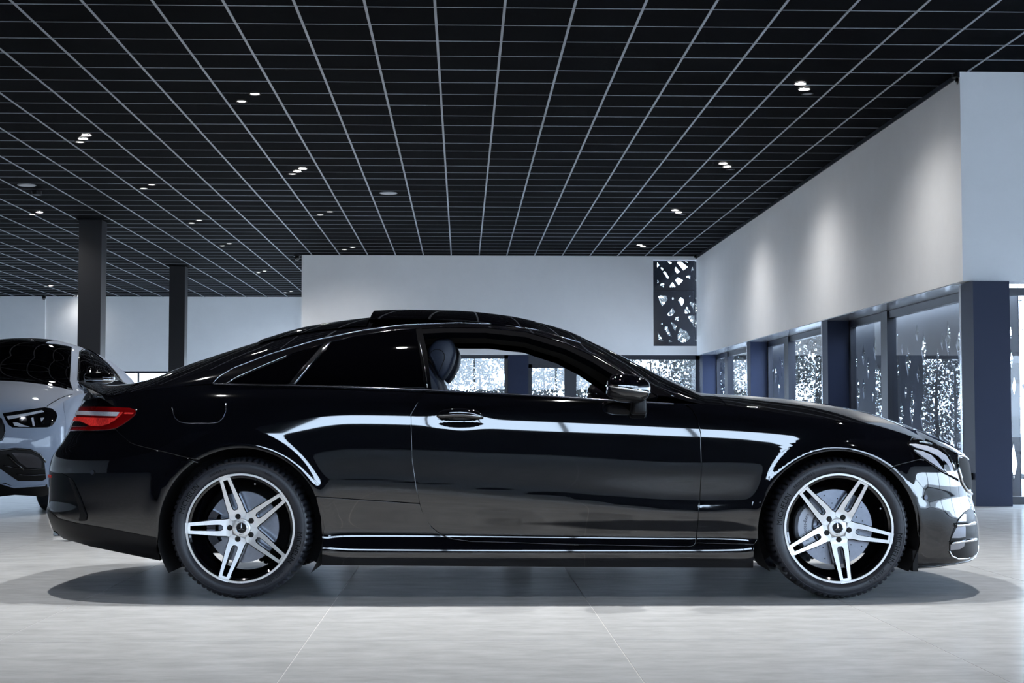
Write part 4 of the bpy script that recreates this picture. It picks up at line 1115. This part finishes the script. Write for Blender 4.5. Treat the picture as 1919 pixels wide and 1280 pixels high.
# perforated window opening in the back wall
w0 = at_y(1224, 487, YB); w1 = at_y(1307, 648.5, YB)
wx0, wx1, wz1, wz0 = w0[0], min(w1[0], XS - .01), w0[2], w1[2]
wall('wall_back', MB().box(XL + .3, wx0, YB, YB + .3, ZB, ZC + .02).box(wx0, XS + .4, YB, YB + .3, wz1, ZC + .02).box(wx0, XS + .4, YB, YB + .3, ZB, wz0), 'white upper wall across the back of the showroom')
wall('wall_return', MB().box(XL, XL + .3, YB, YL, ZB, ZC + .02), 'return wall behind the back wall end')
wall('wall_left', MB().box(-11.95, XL, YL, YL + .3, ZB, ZC + .02).box(XW, -11.95, YL - .06, YL + .3, ZB, ZC + .02).box(XW - .3, XW, YE, YL - .06, 0, ZC + .02), 'pale far wall past the dark columns')
wall('wall_right', MB().box(XS, XS + .42, YN, YB, ZB, ZC + .02).box(XS + .42, XE, YN, YN + .38, ZB, ZC + .02).box(XE, XE + .3, YE, YN, 2.6, ZC + .02), 'long white side wall above the window bays')
wall('wall_front', MB().box(XW, -3.4, YE - .3, YE, 0, ZC + .02).box(-3.4, 6.2, YE - .3, YE, 0, 2.3).box(6.2, XE, YE - .3, YE, 1.9, 2.3).box(6.2, XE, YE - .3, YE, 0, .9), 'dark wall under the high windows opposite the coupe', M_BLACKCOL)
wall('trim_1', MB().box(XS + .004, XS + .45, YN + .4, YB, ZB - .012, ZB - .001), 'shiny metal soffit under the long side wall', M_SOFFIT)
wall('trim_2', MB().box(XS - .012, XS, YN, YB, ZC - .05, ZC + .002), 'thin dark strip where side wall meets ceiling', M_FRAME)
# columns --------------------------------------------------------
cols = [(5.13, 5.50, 15.62, 16.05), (5.13, 5.50, 21.93, 22.3), (5.13, 5.50, 27.85, 28.22), (5.13, 5.50, 33.45, 33.83)]
cl_lab = ['navy blue column at the near end of the window wall', 'navy column between the first and second window bays', 'navy column between the second and third window bays', 'navy column in the far corner of the window wall']
for (x0, x1, y0, y1), lb in zip(cols, cl_lab):
    o = empty('window_column', ((x0 + x1) / 2, (y0 + y1) / 2, 0)); tag(o, lb, 'column', 'navy columns of the window wall')
    a, b = (x1 - x0) / 2, (y1 - y0) / 2
    MB().box(-a, a, -b, b, 0, ZB - .013).build('column_shaft', M_COLUMN, o)
    MB().box(-a - .004, -a + .0, b - .05, b + .01, 0, ZB - .013).build('edge_strip', M_SOFFIT, o)
ib = MB().box(-.03, 0.0, -.045, .045, -.035, .035).build('door_reader', M_GLOSSBLACK); ib.location = (5.13, 15.74, .857 - (893 - 788) * 15.74 / 2950)
tag(ib, 'small black reader box on the near navy column', 'box')
for px, ptop, w, lb in ((173, 412, .40, 'black column rising behind the SUV roof'), (334.5, 499, .36, 'black column seen just past the coupe roofline')):
    z = at_z(px, ptop, ZC)
    o = empty('ceiling_column', (z[0], z[1] + .15, 0)); tag(o, lb, 'column', 'black columns of the hall')
    MB().box(-w / 2 - .02, w / 2 - .02, -w / 2, w / 2, 0, ZC - .002).build('column_shaft', M_BLACKCOL, o)
    MB().box(-w / 2 - .06, w / 2 + .02, -w / 2 - .04, w / 2 + .04, ZC - .006, ZC - .0015).build('column_collar', M_CEILTILE, o)
# windows --------------------------------------------------------
WN = [0]
def window(axis, c, a0, a1, z0, z1, mull=(), fw=.05, dep=.08, label='', rails=(), holes=()):
    """glazed opening in plane axis=c from a0 to a1"""
    WN[0] += 1
    w = empty('window_%d' % WN[0], (0, 0, 0)); tag(w, label, kind='structure')
    def b(p0, p1, q0, q1, d0=-dep / 2, d1=dep / 2):
        mb = MB()
        return mb.box(p0, p1, c + d0, c + d1, q0, q1) if axis == 'y' else mb.box(c + d0, c + d1, p0, p1, q0, q1)
    b(a0, a1, z1 - fw, z1).build('frame_head', M_FRAME, w)
    b(a0, a1, z0, z0 + fw).build('frame_sill', M_FRAME, w)
    b(a0, a0 + fw, z0, z1).build('frame_post', M_FRAME, w); b(a1 - fw, a1, z0, z1).build('frame_post', M_FRAME, w)
    xs = [a0]
    for m, mw in mull:
        b(m - mw / 2, m + mw / 2, z0, z1, -dep * .8, dep * .8).build('mullion', M_FRAME, w); xs.append(m)
    for r in rails: b(a0, a1, r - fw / 2, r + fw / 2).build('frame_rail', M_FRAME, w)
    xs.append(a1)
    for p, q in zip(xs[:-1], xs[1:]):
        b(p, q, z0 + fw / 2, z1 - fw / 2, -.006, .006).build('glass_pane', M_GLASS, w)
    return w
XG = 5.47
window('x', XG, 16.05, 21.93, 0, ZB - .02, [(20.0, .30)], .09, label='first window bay of the side wall with perforated screen behind')
window('x', XG, 22.3, 27.85, 0, ZB - .02, [(26.1, .34)], .09, label='second window bay of the side wall')
window('x', XG, 28.22, 33.5, 0, ZB - .02, [(32.1, .34)], .09, label='third window bay of the side wall')
window('y', YN + .25, 5.50, XE, 0, ZB - .05, [(7.5, .1), (10, .1), (12, .1)], .08, label='bright window beyond the near navy column')
X_ = lambda px: at_y(px, 700, YB + .1)[0]
window('y', YB + .12, XL, X_(952), 0, ZB, [(X_(760), .12)], .08, label='back window with hedge outside, seen through the coupe cabin')
o = MB().box(X_(952), X_(990), YB + .02, YB + .4, 0, ZB).build('back_column', M_COLUMN); tag(o, 'dark column in the back window seen through the coupe cabin', 'column')
window('y', YB + .12, X_(990), X_(1075), 0, ZB - .20, [(X_(1066), .2)], .08, label='glazed back door bay with lower dark head')
wall('trim_3', MB().box(X_(990), X_(1140), YB + .05, YB + .2, ZB - .2, ZB), 'dark lintel over the back door bay', M_FRAME)
window('y', YB + .12, X_(1075), X_(1140), 0, ZB - .20, [], .06, label='narrow bright back pane beside the door bay')
window('y', YB + .12, X_(1140), XS + .08, 0, ZB, [], .10, label='back window with pale hedge above the coupe bonnet')
window('y', YB + .16, wx0, wx1, wz0, wz1, [], .02, .04, label='tall high window with perforated screen in the back wall', rails=[at_y(1265, 543.5, YB)[2]])
window('y', YL + .1, XW, XL, 0, ZB, [(-14, .1), (-11.9, .3), (-9.3, .06), (-7.2, .06), (-5.2, .06)], .06, label='low window strip under the far wall')
window('y', YE - .15, -3.4, XE, 2.3, ZC, [(x, .09) for x in np.arange(-1.4, 13.5, 2.0)], .07, label='high window strip opposite the coupe')
window('y', YE - .15, 6.2, XE, .9, 1.9, [(10, .09)], .07, label='shop window opposite the coupe nose')
window('x', XE + .15, YE, YN, 0, 2.6, [(y, .1) for y in (-5, -1, 3, 7, 11)], .09, label='window wall beside the display area')
# perforated metal screens outside -------------------------------
def screen(name, loops, place, label, parent=None):
    o = plate(loops, .012, place, name, M_SCREEN, parent)
    if parent is None: tag(o, label, 'screen')
    return o
HO = [[(185, 185), (205, 215), (183, 237)], [(290, 150), (305, 147), (342, 190), (327, 203)], [(400, 185), (435, 155), (517, 235), (470, 270)], [(472, 145), (498, 145), (522, 190)], [(222, 243), (235, 240), (250, 262), (240, 273)], [(250, 293), (270, 283), (313, 352), (297, 360)], [(375, 265), (385, 235), (430, 287), (400, 305)], [(553, 272), (567, 237), (578, 272)], [(382, 380), (408, 348), (463, 380), (418, 433)], [(500, 343), (520, 325), (545, 325), (543, 367)], [(598, 375), (612, 355), (614, 415)], [(187, 375), (202, 400), (187, 412)], [(213, 433), (228, 410), (262, 412), (252, 455)], [(320, 437), (352, 403), (383, 452), (322, 455)],
      [(193, 563), (210, 547), (280, 547), (297, 590), (238, 663)], [(343, 580), (357, 567), (370, 582), (355, 597)], [(417, 600), (440, 567), (473, 590), (475, 620), (452, 660)], [(530, 548), (550, 548), (540, 560)], [(595, 578), (612, 560), (613, 592)], [(537, 633), (548, 617), (614, 640), (614, 728), (600, 730)], [(485, 700), (508, 662), (550, 735), (490, 740)], [(295, 750), (352, 680), (378, 725), (345, 765), (305, 765)], [(373, 803), (390, 782), (417, 782), (413, 828)], [(517, 770), (575, 762), (614, 835), (598, 908)], [(222, 862), (236, 835), (243, 858), (232, 868)], [(333, 843), (345, 840), (395, 872), (378, 937)], [(257, 890), (293, 887), (345, 998), (300, 978)], [(192, 945), (248, 1043), (205, 1030)], [(403, 990), (433, 900), (505, 940), (547, 1005), (490, 1058), (450, 1055), (410, 1030)], [(312, 1040), (325, 1035), (347, 1052), (310, 1058)], [(595, 1030), (612, 1022), (612, 1048)]]
YSC = YB + .302
def hp(p): q = at_y(1200 + p[0] / 5.818, 460 + p[1] / 5.818, YSC); return (float(q[0]), float(q[2]))
outl = [(wx0 - .2, wz0 - .1), (XS + .45, wz0 - .1), (XS + .45, hp((400, 165))[1]), (wx0 - .2, hp((400, 165))[1])]
tp = hp((400, 165))[1]
loops = [outl] + [[(a, min(b, tp - .012)) for a, b in map(hp, h)] for h in HO]
screen('perforated_screen', loops, lambda a, b, d: (a, YSC + d, b), 'dark metal screen with large angular cut-outs outside the high back window')
rnd = random.Random(4)
def kite_screen(y0, y1, label, x=5.86):
    lp = [[(y0, -.128), (y1, -.128), (y1, 2.26), (y0, 2.26)]]; placed = []
    k = 0
    while k < 900:
        k += 1
        w = rnd.uniform(.045, .13); h = w * rnd.uniform(1.4, 2.2); a = rnd.uniform(y0 + .14, y1 - .14); b = rnd.uniform(.35, 2.0)
        if any(abs(a - p[0]) < (w + p[2]) * 1.25 and abs(b - p[1]) < (h + p[3]) * 1.05 for p in placed): continue
        placed.append((a, b, w, h)); s = rnd.uniform(-.35, .35)
        lp.append([(a - w, b + s * h * .6), (a, b - h), (a + w, b - s * h * .4), (a + s * w * .3, b + h)])
        if len(placed) > (y1 - y0) * 10: break
    screen('perforated_screen', lp, lambda a, b, d: (x + d, a, b), label)
kite_screen(16.4, 24.2, 'dark metal screen with kite-shaped holes outside the first window bay')
kite_screen(27.7, 30.1, 'dark narrow screen with kite-shaped holes outside the second window bay')
# ceiling fittings -----------------------------------------------
def lamp_light(x, y, power, spot=118, blend=.7, z=ZC - .02, tilt=(0, 0), rad=.045, col=(1.0, .985, .965)):
    ld = bpy.data.lights.new('lamp', 'SPOT'); ld.energy = power; ld.spot_size = math.radians(spot); ld.spot_blend = blend; ld.shadow_soft_size = rad; ld.color = col
    o = bpy.data.objects.new('lamp_light', ld); o.location = (x, y, z); o.rotation_euler = (tilt[0], tilt[1], 0); C.objects.link(o)
    return o
def disc(x, y, r, name, m, parent, z0, z1, n=20):
    return MB().cyl((x, y, z1), (x, y, z0), r, r, n).build(name, m, parent)
def spotlight(x, y, label, bulbs, power=0):
    """recessed fitting: dark rings with lenses set into the ceiling"""
    o = empty('ceiling_spotlight', (x, y, ZC)); tag(o, label, 'ceiling light', 'recessed ceiling spotlights')
    for (dx, dy, on) in bulbs:
        MB().lathe([(.05, 0), (.056, .004), (.064, .0), (.064, -.01)], 20).build('trim_ring', M_LAMPRING, o).rotation_euler = (-math.pi / 2, 0, 0)
        rg = o.children[-1]; rg.location = (dx, dy, -.002)
        disc(dx, dy, .049, 'lamp_lens', M_LAMP if on == 1 else (M_LAMPDIM if on == .5 else M_LAMPRING), o, -.006, .003)
    if power:
        l = lamp_light(x, y, power, 150, 1.0)
    return o
two = [(-.07, -.13, 1), (.07, .14, .5)]
def at_c(px, py): q = at_z(px, py, ZC); return q[0], q[1]
ORD = ['first', 'second', 'third', 'fourth', 'fifth', 'sixth', 'seventh']
for row, pts in (('row along the long side wall', [(1508, 165), (1363, 311), (1272, 397), (1205, 461)]),
                 ('row above the coupe rear window', [(465, 182), (556, 318), (609, 399), (653, 465)]),
                 ('row running over the SUV', [(152, 256), (277, 349), (366, 415), (423, 458), (490, 509), (540, 547)])):
    for k, p in enumerate(pts):
        x, y = at_c(*p)
        bl_ = [(-.10, -.25, 1), (.0, .02, 1), (.09, .28, 0)] if row.startswith('row along') else ([(-.10, .35, .5), (.0, .1, 1), (.10, -.15, 1)] if p in ((556, 318), (152, 256)) else [(-.10, .2, .5), (.10, -.2, .5)])
        spotlight(x, y, '%s twin spotlight recessed in the ceiling, %s' % (ORD[k], row), bl_, LAMP_FAR * (.45 if row.startswith('row along') else 1) * (.15 if (x > XL and YB - y < 2.5) or YL - y < 3 else 1) * (.4 if p == (152, 256) else 1))
for k, p in enumerate([(74, 397), (95, 535), (148, 554)]):
    x, y = at_c(*p); spotlight(x, y, 'small bright spotlight far back in the ceiling, %s from the SUV' % ORD[k], [(0, 0, 1), (-.2, .3, .5)], LAMP_FAR * (.06 if k else .3))
for p, lb in (((728, 362), 'round grey ceiling speaker above the coupe roof'), ((50, 347), 'round pale ceiling speaker above the SUV')):
    x, y = at_c(*p); o = empty('ceiling_speaker', (x, y, ZC)); tag(o, lb, 'speaker')
    disc(0, 0, .125, 'speaker_cover', M_SPEAKER, o, -.008, .002, 28)
    MB().lathe([(.125, -.002), (.135, .007), (.14, -.002)], 28).build('speaker_rim', M_SPEAKER, o).rotation_euler = (-math.pi / 2, 0, 0)
x, y = at_c(69, 358); o = MB().cyl((0, 0, 0), (0, 0, -.06), .08, .07, 20).build('smoke_detector', M_SATINBLACK); o.location = (x, y, ZC); tag(o, 'small black detector on the ceiling above the SUV', 'detector')
# security cameras at wall corners
for (px, py, Y, lb) in ((1797, 131, YN + .1, 'black dome camera at the near top corner of the side wall'), (556, 481, YB - .1, 'black dome camera at the end of the back wall'), (82, 561, YL - .5, 'black dome camera at the far wall corner'), (1302, 481.5, YB - .25, 'tiny black camera over the high perforated window')):
    q = at_y(px, py, Y); o = empty('security_camera', (q[0], Y, ZC)); tag(o, lb, 'camera', 'ceiling security cameras')
    s = .5 if px == 1302 else 1
    MB().cyl((0, 0, 0), (0, 0, -.035 * s), .075 * s, .07 * s, 20).build('camera_base', M_SATINBLACK, o)
    MB().superq((0.01, -.02, -.07 * s), (.055 * s, .055 * s, .06 * s), 1, 1, 20, 12).build('camera_dome', M_GLOSSBLACK, o, True)
q = at_y(1308.5, 655, YB - .02); o = MB().box(-.04, .04, -.02, .0, -.07, .07).build('wall_sensor', M_WALL); o.location = (q[0] - .02, YB - .001, q[2]); tag(o, 'small white sensor box under the high window', 'sensor')
# lamps of the display area (over the coupe and the camera, above the frame)
for (x, y) in ((-2.35, 8.6), (-.55, 8.6), (1.1, 8.5), (2.85, 8.5)): lamp_light(x, y, LAMP_NEAR, 110, .8)
for x in (-5.3, -2.35, .67, 3.68, 6.7):  # unseen rows; some continue the visible ones, others are added for light
    for y in (1.5, 5.0, 11.9): lamp_light(x, y, LAMP_NEAR * (.07 if x < -5 and y > 6 else .2), 110, .8)
# ------------------------------------------------------------------ outside
gd = MB().box(-80, 80, -60, 120, -.5, -.13).build('ground', M_PAVING); tag(gd, 'pale paving outside the windows', kind='structure')
def hedge(name, L, D, H, n, size, seed, m, loc, rz, label):
    """tall loose hedge: stems and a mass of leaves"""
    r = np.random.default_rng(seed)
    P = np.stack([r.uniform(-L / 2, L / 2, n), r.normal(0, D * .3, n), H * (r.random(n) ** .8)], -1)
    P[:, 2] *= 1 + .16 * np.sin(P[:, 0] * 1.9 + seed) + .1 * np.sin(P[:, 0] * 4.3)
    P[:, 1] += .25 * np.sin(P[:, 2] * 3.1 + P[:, 0] * 2.7)
    keep = (np.sin(P[:, 0] * 5.1 + P[:, 2] * 3.7) + np.sin(P[:, 0] * 2.3 - P[:, 2] * 6.1) + r.normal(0, .8, n)) > -1.1
    P = P[keep]; n = len(P)
    A = r.normal(0, 1, (n, 3)); A /= np.linalg.norm(A, axis=1)[:, None]
    Q = np.cross(A, r.normal(0, 1, (n, 3))); Q /= np.linalg.norm(Q, axis=1)[:, None]
    s = (size * r.uniform(.5, 1.5, n))[:, None]
    V = np.stack([P - A * s, P + Q * s * .5, P + A * s, P - Q * s * .5], 1).reshape(-1, 3)
    o = empty(name, loc, rz); tag(o, label, 'hedge')
    me = bpy.data.meshes.new('foliage'); me.from_pydata(V.tolist(), [], np.arange(4 * n).reshape(-1, 4).tolist()); me.materials.append(m)
    f = mobj('foliage', me, None, o); f['kind'] = 'stuff'
    mb = MB()
    for k in range(int(L / .9)):
        x = -L / 2 + .9 * (k + .5) + float(r.uniform(-.2, .2)); t = MB().tube([(x, 0, -.1), (x + .06, .03, H * .4), (x - .05, .05, H * .85)], [.05, .035, .012], 6)
        t.build('stem', M_BARK, o, True)
hedge('tall_hedge', 9.0, 1.6, 3.6, 80000, .042, 2, M_LEAF2, (1.6, 38.6, -.13), 0, 'pale loose hedge outside the back windows')
hedge('tall_hedge', 9.4, 1.6, 5.6, 80000, .065, 5, M_LEAF2, (11.4, 46.0, -.13), math.radians(0), 'long loose hedge outside the side window bays')
hedge('tall_hedge', 9, 1.4, 1.7, 14000, .055, 8, M_LEAF2, (12.0, 20.5, -.13), math.radians(4), 'low hedge beyond the near navy column window')
